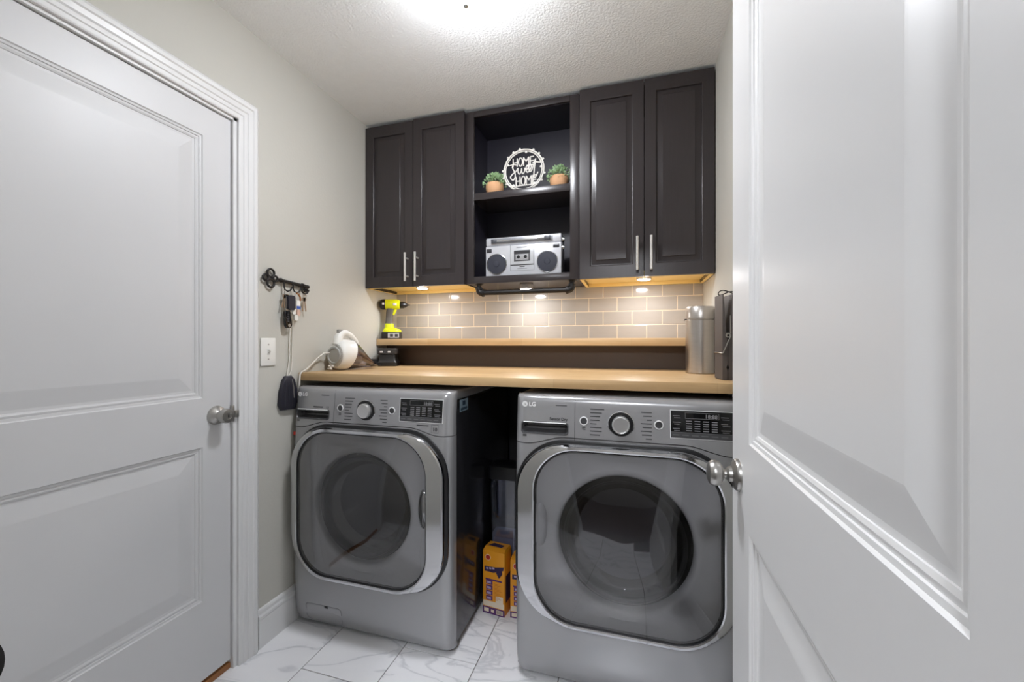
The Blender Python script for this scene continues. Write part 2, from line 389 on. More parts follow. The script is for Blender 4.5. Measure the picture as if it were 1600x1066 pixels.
# ------------------------------------------------------------------ lamps
def dome_lamp(name, label, x, y, strength):
    t = thing(name, label, 'ceiling lamp', (x, y, ZC))
    m = MB(); m.lathe([(.0, 0), (.108, 0), (.112, -.006), (.113, -.026), (.111, -.028), (.1, -.026)], (x, y, ZC), (0, 0, 1), 40, (True, True)); m.build('base_plate', NICKEL, t)
    prof = [(.106, -.024), (.116, -.032), (.119, -.044)]+[(.12*math.cos(math.radians(a)), -.056-.070*math.sin(math.radians(a))) for a in range(0, 90, 6)]+[(.004, -.126)]
    m = MB(); m.lathe(prof, (x, y, ZC), (0, 0, 1), 40, (False, True)); gm = emit_mat(name+'_glow', (246, 249, 255), strength); nt = gm.node_tree
    tc = nt.nodes.new('ShaderNodeTexCoord'); sx = nt.nodes.new('ShaderNodeSeparateXYZ'); mr = nt.nodes.new('ShaderNodeMapRange'); mr.interpolation_type = 'SMOOTHSTEP'
    nt.links.new(tc.outputs['Object'], sx.inputs[0]); nt.links.new(sx.outputs[2], mr.inputs[0])
    mr.inputs[1].default_value = -.115; mr.inputs[2].default_value = -.05; mr.inputs[3].default_value = strength; mr.inputs[4].default_value = strength*.12
    nt.links.new(mr.outputs[0], nt.nodes['Emission'].inputs[1])
    m.build('glass_shade', gm, t)
    m = MB(); m.lathe([(.004, -.124), (.010, -.126), (.011, -.131), (.008, -.137), (.003, -.140)], (x, y, ZC), (0, 0, 1), 16); m.build('finial', NICKEL, t)
dome_lamp('ceiling_lamp', 'round white glass dome ceiling lamp above the laundry room', -.514, 1.219, DOME)
dome_lamp('hall_fill_lamp', 'added unseen fill lamp on the hall ceiling behind the doorway', -.1, -1.1, HALL_FILL)  # unseen lamp added to send fill light through the doorway
GLOWP = emit_mat('puck_glow', (250, 250, 252), PUCK)
def puck(label, x, y, ztop, h):
    t = thing('puck_light', label, 'puck light', (x, y, ztop), group='puck lights under the wall cabinets')
    m = MB(); m.lathe([(.0, 0), (.034, 0), (.0355, -h*.3), (.0355, -h), (.030, -h-.001), (.0295, -h+.001)], (x, y, ztop), (0, 0, 1), 28, (True, False)); m.build('housing', SILV, t)
    m = MB(); m.lathe([(.0296, -h+.001), (.024, -h-.003), (.012, -h-.0045), (.001, -h-.005)], (x, y, ztop), (0, 0, 1), 28, (False, True)); m.build('lens', GLOWP, t)

# ------------------------------------------------------------------ back wall: tiles
m = MB(); m.box((XL, YB-.0042, 1.249), (XR, YB+.001, 1.60)); m.build('grout', GROUT, wall_back, smooth=0)
cache = {}
px, pz, z0 = .1522, .0745, 1.2485
for k in range(5):
    off = -1.290 if k % 2 == 0 else -1.364
    for n in range(-2, 13):
        a = max(off+px*(n-1), XL)+.0022; b = min(off+px*n, XR)-.0022
        if b-a < .012: continue
        key = round(b-a, 3)
        if key not in cache:
            m = MB(); m.box((0, -.0058, 0), (b-a, 0, pz-.0044), .0014, 2); o = m.build('tile', TILE, smooth=0); cache[key] = o.data
        else: o = bpy.data.objects.new('tile', cache[key]); COL.objects.link(o)
        o.location = (a, YB, z0+pz*k+.0022); o.parent = wall_back

# ------------------------------------------------------------------ worktop, ledge
m = MB(); m.box((XL+.001, 1.478, 1.0567), (XR-.001, YB-.001, 1.0917), .002); tag(m.build('worktop', BIRCH), 'pale butcher block worktop spanning over washer and dryer', 'worktop')
m = MB(); m.box((XL+.001, 2.06, 1.211), (XR-.001, YB-.010, 1.249), .002); tag(m.build('ledge_shelf', EDGEW), 'narrow pale wooden ledge shelf below the tiled backsplash', 'shelf')
m = MB(); m.box((XL+.001, 2.165, 1.092), (XR-.001, 2.185, 1.211)); tag(m.build('upstand_board', PANELB, smooth=0), 'dark brown board closing the gap between worktop and ledge', 'board')

m = MB(); m.box((XL+.001, 2.258, .005), (XR-.001, 2.278, 1.0565)); tag(m.build('backing_board', mat('painted_shade', (30, 28, 30), .6), smooth=0), 'added black sheet painting the shade behind washer and dryer', 'board')  # black sheet added so the gap between the machines reads as deep shade

# ------------------------------------------------------------------ wall cabinets
YD = 1.9555; ZB0, ZT = 1.532, 2.436
CDP = [(0, 0), (.0015, -.0003), (.003, -.0012), (.0043, -.0026), (.005, -.0045), (.0052, -.0105), (.0085, -.0110), (.012, -.0104), (.028, -.0040), (.0305, -.0032), (.0308, -.0008), (.0318, .0), (.036, .0)]
def cab_door(root, x0, x1, z0, z1, hx, stile=.047):
    d = bpy.data.objects.new('door', None); COL.objects.link(d); d.parent = root; 
    d.location = Vector(((x0+x1)/2, YD, z0))-Vector(root.location)
    fn = lambda u, v, h: (u, YD-h, v)
    m = MB(); us = [x0, x0+stile, x1-stile, x1]; vs = [z0, z0+.055, z1-.055, z1]
    slab_with_cells(m, us, vs, {(1, 1)}, fn, .02)
    bmesh.ops.remove_doubles(m.bm, verts=m.bm.verts, dist=1e-6)
    ed = [e for e in m.bm.edges if all(abs(v.co.y-YD) < 1e-5 for v in e.verts) and (all(abs(v.co.x-x0) < 1e-5 for v in e.verts) or all(abs(v.co.x-x1) < 1e-5 for v in e.verts) or all(abs(v.co.z-z0) < 1e-5 for v in e.verts) or all(abs(v.co.z-z1) < 1e-5 for v in e.verts))]
    bmesh.ops.bevel(m.bm, geom=ed, offset=.0035, segments=3, affect='EDGES', profile=.5)
    m.build('frame', CAB, d, smooth=30)
    m = MB(); panel_rings(m, us[1], us[2], vs[1], vs[2], CDP, fn); m.build('panel', CAB, d, smooth=28)
    m = MB(); zc0, zc1 = 1.557, 1.710
    m.cyl((hx, YD-.032, zc0), (hx, YD-.032, zc1), .006, seg=14)
    for z in (zc0+.028, zc1-.028): m.cyl((hx, YD-.032, z), (hx, YD+.001, z), .0045, seg=10)
    m.build('handle', SATIN, d)
def wall_cabinet(label, x0, x1, dl):
    t = thing('wall_cabinet', label, 'cabinet', ((x0+x1)/2, 2.1, ZB0))
    m = MB()
    ya = YD+.021
    m.box((x0, ya, ZB0), (x0+.016, YB-.010, ZT)); m.box((x1-.016, ya, ZB0), (x1, YB-.010, ZT)); m.box((x0+.016, ya, ZT-.016), (x1-.016, YB-.010, ZT))
    m.box((x0+.016, YB-.02, ZB0+.03), (x1-.016, YB-.011, ZT-.016))
    m.build('carcass', CAB, t, smooth=0)
    m = MB()
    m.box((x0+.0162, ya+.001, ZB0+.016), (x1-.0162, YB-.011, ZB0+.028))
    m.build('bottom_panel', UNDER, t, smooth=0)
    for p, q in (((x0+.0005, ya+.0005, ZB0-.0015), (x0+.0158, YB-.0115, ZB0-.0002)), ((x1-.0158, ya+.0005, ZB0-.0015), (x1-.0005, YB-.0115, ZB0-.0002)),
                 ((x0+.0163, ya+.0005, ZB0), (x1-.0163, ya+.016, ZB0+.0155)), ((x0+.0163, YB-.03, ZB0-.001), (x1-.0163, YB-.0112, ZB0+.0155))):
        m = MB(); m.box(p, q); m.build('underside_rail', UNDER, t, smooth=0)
    xm = (x0+x1)/2
    cab_door(t, x0+.001, xm-.0015, ZB0-dl*.0, ZT-dl, xm-.03)
    cab_door(t, xm+.0015, x1-.001, ZB0, ZT, xm+.03)
    puck_x = xm
    return t
wall_cabinet('dark brown two-door wall cabinet nearest the key rack', XL+.002, -.834, .005)
wall_cabinet('dark brown two-door wall cabinet next to the right wall', -.238, XR-.004, 0)
X0, X1 = -.832, -.240
t = thing('open_cabinet', 'dark brown open shelf cabinet between the two closed ones', 'cabinet', ((X0+X1)/2, 2.1, ZB0))
YO = 1.975
for xa, xb in ((X0+.0005, X0+.044), (X1-.046, X1-.0005)):
    m = MB(); m.box((xa, YO, 1.534), (xb, YO+.02, ZT-.002), .0015); m.build('stile', CAB, t)
m = MB(); m.box((X0+.044, YO, 2.405), (X1-.046, YO+.02, ZT-.002), .001); m.build('top_rail', CAB, t)
m = MB(); m.box((X0+.044, YO+.0005, 1.969), (X1-.046, YO+.02, 2.005), .0015); m.box((X0+.019, YO+.02, 1.985), (X1-.019, YB-.026, 2.003)); m.build('middle_shelf', CAB, t)
m = MB(); m.box((X0+.044, YO, 1.534), (X1-.046, YO+.02, 1.570), .001); m.build('bottom_rail', CAB, t)
for xa, xb in ((X0+.001, X0+.018), (X1-.018, X1-.001)):
    m = MB(); m.box((xa, YO+.02, 1.536), (xb, YB-.011, ZT-.003)); m.build('side', CABIN, t, smooth=0)
m = MB(); m.box((X0+.018, YB-.025, 1.536), (X1-.018, YB-.011, ZT-.003)); m.build('back', CABIN, t, smooth=0)
m = MB(); m.box((X0+.018, YO+.02, 2.418), (X1-.018, YB-.025, ZT-.003)); m.build('top', CABIN, t, smooth=0)
m = MB(); m.box((X0+.018, YO+.02, 1.537), (X1-.018, YB-.025, 1.560)); m.build('bottom', CAB, t, smooth=0)
puck('small round lit puck lamp under the cabinet above the drill', -1.134, 2.06, ZB0+.016, .014)
puck('small round lit puck lamp under the open cabinet by the pipe rail', -.536, 2.10, 1.537, .024)
puck('small round lit puck lamp under the cabinet by the right wall', .060, 2.075, ZB0+.016, .014)
# iron pipe rail
t = thing('pipe_rail', 'black iron pipe rail hung below the open cabinet', 'rail', (-.525, 2.0, 1.537))
zr, yr = 1.488, 2.008
m = MB()
m.cyl((-.752, yr, zr), (-.300, yr, zr), .0125, seg=18); m.build('pipe', BLACKM, t)
for sx in (-.772, -.281):
    s_ = 1 if sx < -.5 else -1
    m = MB(); arc = [(sx+s_*.024, yr, zr)]+[(sx+s_*(.018-.018*math.sin(a)), yr, zr+.018-.018*math.cos(a)) for a in [math.radians(15*k) for k in range(7)]]+[(sx, yr, zr+.03)]
    m.tube(arc, .0165, 16); m.cyl((sx+s_*.018, yr, zr), (sx+s_*.028, yr, zr), .020, seg=18); m.cyl((sx, yr, zr+.02), (sx, yr, zr+.028), .019, seg=18); m.build('elbow', BLACKM, t)
    m = MB(); m.cyl((sx, yr, zr+.028), (sx, yr, 1.5365), .0115, seg=16); m.lathe([(.024, 0), (.024, -.003), (.016, -.005), (.014, -.011)], (sx, yr, 1.5369), (0, 0, 1), 24); m.build('flange', BLACKM, t)

# ------------------------------------------------------------------ washer and dryer
HW = .382
def side_round(x):
    s = max(0, (abs(x)-(HW-.045))/.045); return .042*(1-math.sqrt(max(0, 1-s*s)))
def interp(z, tab):
    for (a, b), (c, d) in zip(tab, tab[1:]):
        if z <= c: return b+(d-b)*max(0, (z-a)/(c-a))
    return tab[-1][1]
YFR = [(.02, 1.446), (.05, 1.434), (.10, 1.427), (.2, 1.422), (.45, 1.418), (.75, 1.421), (.86, 1.426), (.9, 1.430), (.96, 1.436), (1.0, 1.440), (1.016, 1.4425), (1.026, 1.447), (1.032, 1.455), (1.035, 1.468)]
def zb(x):
    q = min(1, max(0, (.335-abs(x))/.14)); q = q*q*(3-2*q); return .863+.027*q
def machine(cx, hand, label, cat, name, washer):
    # hand: +1 opening side to the right, -1 to the left
    t = thing(name, label, cat, (cx, 1.84, 0))
    yv = lambda x, z: interp(z, YFR)+side_round(x)
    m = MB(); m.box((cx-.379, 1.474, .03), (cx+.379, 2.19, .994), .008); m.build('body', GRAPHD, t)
    m = MB(); m.box((cx-.381, 1.470, .9955), (cx+.381, 2.19, 1.034), .010, 3); m.build('top_cover', GRAPH, t)
    for sx in (-.33, .33):
        for y in (1.52, 2.14):
            m = MB(); m.lathe([(.022, 0), (.022, .012), (.012, .014), (.012, .031)], (cx+sx, y, 0), (0, 0, 1), 16); m.build('foot', BLACK, t)
    # openings
    gl = (cx-.302-.004*hand, cx+.302-.004*hand) ; gz = (.262, .858)
    ring_o = (gl[0]-(.044 if hand > 0 else .066), gl[1]+(.066 if hand > 0 else .044)); rz = (.250, .874)
    def inside(x, z, mg):
        a, b, c, d, r = ring_o[0]+mg, ring_o[1]-mg, rz[0]+mg*.5, rz[1]-mg*.5, .17
        qx = max(a+r-x, x-(b-r), 0); qz = max(c+r-z, z-(d-r), 0)
        return a < x < b and c < z < d and qx*qx+qz*qz < r*r
    # front skin
    xs = sorted(set([round(-HW+HW*2*k/64, 5) for k in range(65)]+[-HW+.004, HW-.004]))
    m = MB(); nz = 56
    V = {}
    for i, x in enumerate(xs):
        ztop = zb(x)-.0025
        for j in range(nz+1):
            z = .022+(ztop-.022)*(j/nz)**.9
            V[i, j] = m.bm.verts.new((cx+x, yv(x, z), z))
    for i in range(len(xs)-1):
        for j in range(nz):
            c = [V[i, j].co, V[i+1, j].co, V[i+1, j+1].co, V[i, j+1].co]
            if all(inside(p.x, p.z, .020) for p in c): continue
            m.bm.faces.new((V[i, j], V[i+1, j], V[i+1, j+1], V[i, j+1]))
    bmesh.ops.delete(m.bm, geom=[v for v in m.bm.verts if not v.link_faces], context='VERTS')
    rim = [(V[i, 0], V[i+1, 0]) for i in range(len(xs)-1)]+[(V[i, nz], V[i+1, nz]) for i in range(len(xs)-1)]+[(V[0, j], V[0, j+1]) for j in range(nz)]+[(V[len(xs)-1, j], V[len(xs)-1, j+1]) for j in range(nz)]
    bk = {}
    for a, b in rim:
        for v in (a, b):
            if v not in bk: bk[v] = m.bm.verts.new((v.co.x, 1.4765, v.co.z))
        m.bm.faces.new((a, b, bk[b], bk[a]))
    m.build('front_panel', GRAPH, t, smooth=40)
    # control panel skin with the drawer recess cut in it
    x_off = cx-.03 if False else cx
    f = lambda v: v-(-.408+.382-.0)  # measured from the dryer's left edge
    seam = -.161; r0, r1, rz0, rz1 = -.353, -.186, .900, .938
    xs2 = sorted(set([round(-HW+HW*2*k/48, 5) for k in range(49)]+[-HW+.002, -HW+.006, HW-.006, HW-.002, r0, r1]))
    zrel = [0, .06, .12, .2, None, None, .72, .8, .88, .91, .935, .955, .972, .985, .994, 1.0]
    m = MB(); V = {}
    zl = lambda x: [zb(x)+.0005]+[max(zb(x)+.004, .893), rz0, .912, .925, rz1, .955, .975, .99, 1.0, 1.008, 1.014, 1.019, 1.023, 1.027, 1.030, 1.0325, 1.0345, 1.0352]
    nzz = len(zl(0))
    for i, x in enumerate(xs2):
        for j, z in enumerate(zl(x)): V[i, j] = m.bm.verts.new((cx+x, yv(x, z)-.0012+(.0 if j < nzz-1 else .012), z))
    for i in range(len(xs2)-1):
        for j in range(nzz-1):
            if r0-1e-6 <= xs2[i] and xs2[i+1] <= r1+1e-6 and 2 <= j < 5: continue
            m.bm.faces.new((V[i, j], V[i+1, j], V[i+1, j+1], V[i, j+1]))
    n = len(xs2)-1
    rim = [(V[i, 0], V[i+1, 0]) for i in range(n)]+[(V[0, j], V[0, j+1]) for j in range(nzz-1)]+[(V[n, j], V[n, j+1]) for j in range(nzz-1)]
    bk = {}
    for a, b in rim:
        for v in (a, b):
            if v not in bk: bk[v] = m.bm.verts.new((v.co.x, max(v.co.y, 1.4755), v.co.z))
        try: m.bm.faces.new((a, b, bk[b], bk[a]))
        except ValueError: pass
    panel = m.build('control_panel', GRAPH, t, smooth=40)
    ypf = lambda z: interp(z, YFR)-.0012
    P = lambda x, z, h: (cx+x, ypf(z)-h, z)
    # dispenser drawer: seam, recess pocket and bright lip
    m = MB()
    for (xa, xb, za, zb_) in ((seam-.0008, seam+.0008, .876, 1.022),):
        m.loft([[P(xa, z, .0004), P(xb, z, .0004)] for z in (za, .9, .93, .96, .99, 1.01, zb_)], (False, False), closed=False)
    m.build('drawer_seam', BLACK, t, smooth=0)
    m = MB(); c4 = rrect(r0-.001, r1+.001, rz0-.001, rz1+.001, .012, 5)
    dp = lambda d: [P(x, z, 0)[:1]+(ypf(z)+d, z) for x, z in c4]
    lo = lambda w, d: [(cx+x, ypf(z)+d, z) for x, z in rrect(r0+w, r1-w, rz0+w, rz1-w, .012, 5)]
    sq = [(r0, rz0), (r1, rz0), (r1, rz1), (r0, rz1)]
    m.loft([lo(-.0035, -.0012), lo(.0, -.0016), lo(.002, .003), lo(.004, .022), lo(.010, .034)], (False, True)); hr = m.build('drawer_handle', MATS.get('recess') or mat('recess', (92, 92, 94), .25, .3), t)
    m = MB(); m.tube([P(r0+.006, rz1+.0005, .003), P((r0+r1)/2, rz1+.0005, .0035), P(r1-.006, rz1+.0005, .003)], .0022, 8); m.build('handle_lip', PRINTL, t)
    # door: gasket, chrome ring, liner, glass, drum
    def rr(ins, y, rad, zi=None):
        zi = ins if zi is None else zi
        return [(x, y, z) for x, z in rrect(ring_o[0]+ins, ring_o[1]-ins, rz[0]+zi, rz[1]-zi, rad, 12, 12)]
    def gr(ins, y, rad):
        return [(x, y, z) for x, z in rrect(gl[0]+ins, gl[1]-ins, gz[0]+ins, gz[1]-ins, rad, 12, 12)]
    m = MB(); m.loft([rr(-.009, 1.424, .185), rr(-.009, 1.414, .185), rr(.004, 1.410, .175), rr(.02, 1.412, .165)], (False, False)); m.build('door_seal', BLACK, t)
    d = bpy.data.objects.new('door', None); COL.objects.link(d); d.parent = t; d.location = Vector((cx, 1.40, .56))-Vector(t.location)
    m = MB(); m.loft([rr(0, 1.412, .176), rr(0, 1.398, .176), rr(.002, 1.392, .174), rr(.007, 1.387, .170, .004), gr(-.012, 1.379, .157), gr(-.004, 1.377, .151), gr(.0, 1.379, .148), gr(.001, 1.392, .147)], (False, False)); m.build('chrome_ring', CHROME, d, smooth=30)
    m = MB(); m.loft([gr(.0008, 1.3815, .1475), gr(.004, 1.3815, .145), gr(.006, 1.388, .143)], (False, False)); m.build('ring_gasket', BLACK, d)
    gcx, gcz = (gl[0]+gl[1])/2, .556
    base = gr(.003, 0, .146)
    loops = []
    for k in range(9):
        s_ = 1-k/8.5; b_ = .030*(1-s_**2.2)
        loops.append([(gcx+(x-gcx)*s_, 1.3835-b_, .56+(z-.56)*s_) for x, y, z in base])
    m = MB(); m.loft(loops, (False, True)); m.build('glass', GLASSW, d, smooth=60, face=(0, -1, 0))
    nn = len(base)
    def circ(r, y, zc=gcz):
        out = []
        for x, _, z in base:
            a = math.atan2(z-zc, x-gcx); out.append((gcx+r*math.cos(a), y, zc+r*math.sin(a)))
        return out
    m = MB(); m.loft([gr(.008, 1.392, .14), gr(.03, 1.404, .125), circ(.262, 1.408), circ(.245, 1.402), circ(.232, 1.400), circ(.224, 1.404), circ(.220, 1.415), circ(.218, 1.47)], (False, False)); m.build('inner_frame', LINER, d, smooth=50)
    m = MB(); m.loft([circ(.2195, 1.425), circ(.205, 1.452), circ(.17, 1.472), circ(.10, 1.484), circ(.02, 1.488)], (False, True)); m.build('inner_bowl', MATS.get('bowl') or glass_mat('bowl', (105, 105, 108), .03), d, smooth=60, face=(0, -1, 0))
    # handle pocket on the opening side
    hx = gl[1]-.018 if hand > 0 else gl[0]+.018
    m = MB(); m.lathe([(.001, 0), (.6, .002), (.9, .009), (1., .02)], (hx, 1.386, .585), (0, 1, 0), 28, (True, False), sc=(.026, .082)); m.build('handle_cup', LINER if hand < 0 else CHROME, d, smooth=60)
    m = MB(); m.lathe([(.225, 1.475-1.475), (.255, .02), (.262, .04), (.262, .50), (.20, .52), (.06, .53), (.01, .53)], (gcx, 1.475+.012, gcz), (0, 1, 0), 40, (False, True))
    for a in (0, 120, 240):
        ca, sa = math.cos(math.radians(a+20)), math.sin(math.radians(a+20))
        m.cyl((gcx+.255*ca, 1.54, gcz+.255*sa), (gcx+.255*ca, 1.98, gcz+.255*sa), .03, .03, 10)
    m.build('drum', DRUM, t, smooth=50)
    # dial and buttons
    m = MB(); m.lathe([(.0445, -.002), (.0445, .001), (.042, .003), (.041, .0015)], P(-.004, .946, 0), (0, -1, 0), 40, (True, True)); m.build('dial_rim', CHROME, t)
    m = MB(); m.lathe([(.041, 0), (.0405, .004), (.034, .005), (.031, .004)], P(-.004, .946, 0), (0, -1, 0), 40); m.build('dial_ring', BLACK, t)
    m = MB(); m.lathe([(.030, .003), (.030, .018), (.0285, .022), (.026, .0235), (.0245, .022), (.001, .0215)], P(-.004, .946, 0), (0, -1, 0), 36); m.build('dial', mat('dial_silver', (214, 214, 214), .3, .8), t)
    for bx in (-.130, .118):
        m = MB(); m.lathe([(.0150, -.001), (.0150, .002), (.0135, .003), (.0118, .002)], P(bx, .951, 0), (0, -1, 0), 24); b_ = m.build('button_ring', PRINTL, t)
        m = MB(); m.lathe([(.0118, 0), (.0112, .0028), (.001, .0022)], P(bx, .951, 0), (0, -1, 0), 20); m.build('button', mat('button_grey', (66, 66, 68), .4), t)
    # display
    a, b, c, e = .155, .342, .913, 1.001
    q = lambda x, z, h=.0012: P(x, z, h)
    m = MB(); m.loft([[q(a-.002, c-.002, .0006), q(b+.002, c-.002, .0006), q(b+.002, e+.002, .0006), q(a-.002, e+.002, .0006)], [q(a-.002, c-.002, -.01), q(b+.002, c-.002, -.01), q(b+.002, e+.002, -.01), q(a-.002, e+.002, -.01)]]); m.build('display_frame', PRINTL, t, smooth=0)
    m = MB(); m.quad([q(a, c+.019), q(b, c+.019), q(b, e), q(a, e)]); m.build('display', GLOSSB, t, smooth=0)
    m = MB(); m.quad([q(a, c), q(b, c), q(b, c+.0185), q(a, c+.0185)]); m.build('display_keys', mat('key_strip', (70, 70, 72), .3), t, smooth=0)
    m = MB()
    def bar(x, z, w, h, hh=.0018): m.quad([q(x, z, hh), q(x+w, z, hh), q(x+w, z+h, hh), q(x, z+h, hh)])
    for k in range(4):
        for j in range(5): bar(a+.047+k*.0255, c+.0235+j*.0076, .017, .0034)
    m2 = m; xa, xb, za, zb2 = a+.044, b-.043, e-.0245, e-.006
    for (x, z, w, h) in ((xa, za, xb-xa, .0011), (xa, zb2, xb-xa, .0011), (xa, za, .0011, zb2-za), (xb, za, .0011, zb2-za+.001)): bar(x, z, w, h)
    m.build('indicator_print', PRINTG, t, smooth=0)
    m = MB(); text_mesh('18:88', .017, m, lambda x, y, z: q(xb-.003+x, za+.0028+y, .0018), 1.0, 'RIGHT'); m.build('display_digits', PRINTG, t, smooth=0)
    m = MB(); rnd = random.Random(3)
    for j in range(3):
        for s_ in (0, 1):
            bar(a+.006 if s_ == 0 else b-.036, e-.018-j*.0205, .020+.008*rnd.random(), .0026); bar(a+.010 if s_ == 0 else b-.032, e-.0245-j*.0205, .016+.008*rnd.random(), .0026)
    for k in range(6): bar(a+.006+k*.029, c+.008, .02, .003)
    m.build('display_print', mat('dim_print', (104, 104, 106), .4), t, smooth=0)
    # printed cycle names: too small to read, two columns of lines
    m = MB()
    lw = [.048, .040, .034, .032, .022, .040, .040, .034]; rw = [.034, .028, .016, .036, .030, .036, .032, .02]
    for k in range(8):
        z = .9915-.0125*k
        bar(-.108, z, lw[k], .0032, .0006)
        bar(.096-rw[k], z-.003, rw[k], .0032, .0006)
    for k in range(2): bar(-.136, .9275-.006*k, .012, .003, .0006)
    bar(r1-.044, .999, .040, .0034, .0006)
    bar(r0+.004, .8865, .014, .006, .0006)
    if washer: bar(.232, .8985, .052, .004, .0006)
    m.build('panel_print', PRINTD, t, smooth=0)
    m = MB()
    if washer:
        text_mesh('10', .019, m, lambda x, y, z: q(.3125+x, .881+y, .0006), 1.05, 'CENTER')
        for (x, z, w, h) in ((.297, .874, .031, .001), (.297, .9045, .031, .001), (.297, .874, .001, .031), (.327, .874, .001, .0315)): bar(x, z, w, h, .0006)
        text_mesh('5.2', .011, m, lambda x, y, z: q(r1-.002+x, .9465+y, .0006), 1.0, 'RIGHT'); bar(r1-.082, .948, .05, .005, .0006)
    else:
        text_mesh('Sensor Dry', .0155, m, lambda x, y, z: q(r1-.001+x, .9475+y, .0006), .9, 'RIGHT')
    m.build('lettering', mat('black_print', (22, 22, 24), .5), t, smooth=0)
    m = MB()
    text_mesh('LG', .021, m, lambda x, y, z: q(-.329+x, .9945+y, .0007), 1.0)
    m.lathe([(.0105, 0), (.0105, .0008)], P(-.3435, 1.0015, 0), (0, -1, 0), 20); lg = m.build('logo', PRINTL, t, smooth=0)
    m = MB(); text_mesh('L', .011, m, lambda x, y, z: q(-.3445+x, .9985+y, .0014)); m.build('logo_mark', GRIP, t, smooth=0)
    if washer:
        # drain filter flap, stickers
        m = MB(); fl = rrect(-.302, -.122, .030, .108, .016, 5)
        ring = lambda g, h: [(cx+(x+.212)*g-.212, yv(x, z)-h, .069+(z-.069)*g) for x, z in fl]
        m.loft([ring(1.012, .0003), ring(.99, .0003)], (False, False)); m.build('flap_gap', BLACK, t, smooth=0)
        m = MB(); m.loft([ring(.99, .0005), ring(.97, .0012)], (False, True)); fp = m.build('filter_flap', GRAPH, t, smooth=30)
        m = MB(); m.box((cx-.205, yv(.2, .1)-.003, .0985), (cx-.187, yv(.2, .1)+.002, .1085), .002); m.build('flap_latch', BLACK, t)
        X_ = cx+.3795
        m = MB(); m.box((X_, 1.514, .944), (X_+.0008, 1.596, .993)); m.build('side_sticker', mat('pale_blue_label', (150, 172, 186), .4), t, smooth=0)
        m = MB(); m.box((X_+.0008, 1.522, .949), (X_+.0011, 1.588, .959)); m.box((X_+.0008, 1.54, .968), (X_+.0011, 1.57, .986)); m.build('side_sticker_print', mat('label_dark', (34, 58, 80), .4), t, smooth=0)
        xx = -HW+.016
        m = MB(); m.box((cx+xx-.009, yv(xx, .83)-.001, .822), (cx+xx+.010, yv(xx, .83)+.006, .836)); m.build('front_sticker', REDP, t, smooth=0)
    return t
machine(-1.044, 1, 'graphite front-loading washer beside the left wall, with a round drum window', 'washing machine', 'washing_machine', True)
machine(-.029, -1, 'graphite front-loading dryer half hidden by the open white door', 'dryer', 'clothes_dryer', False)

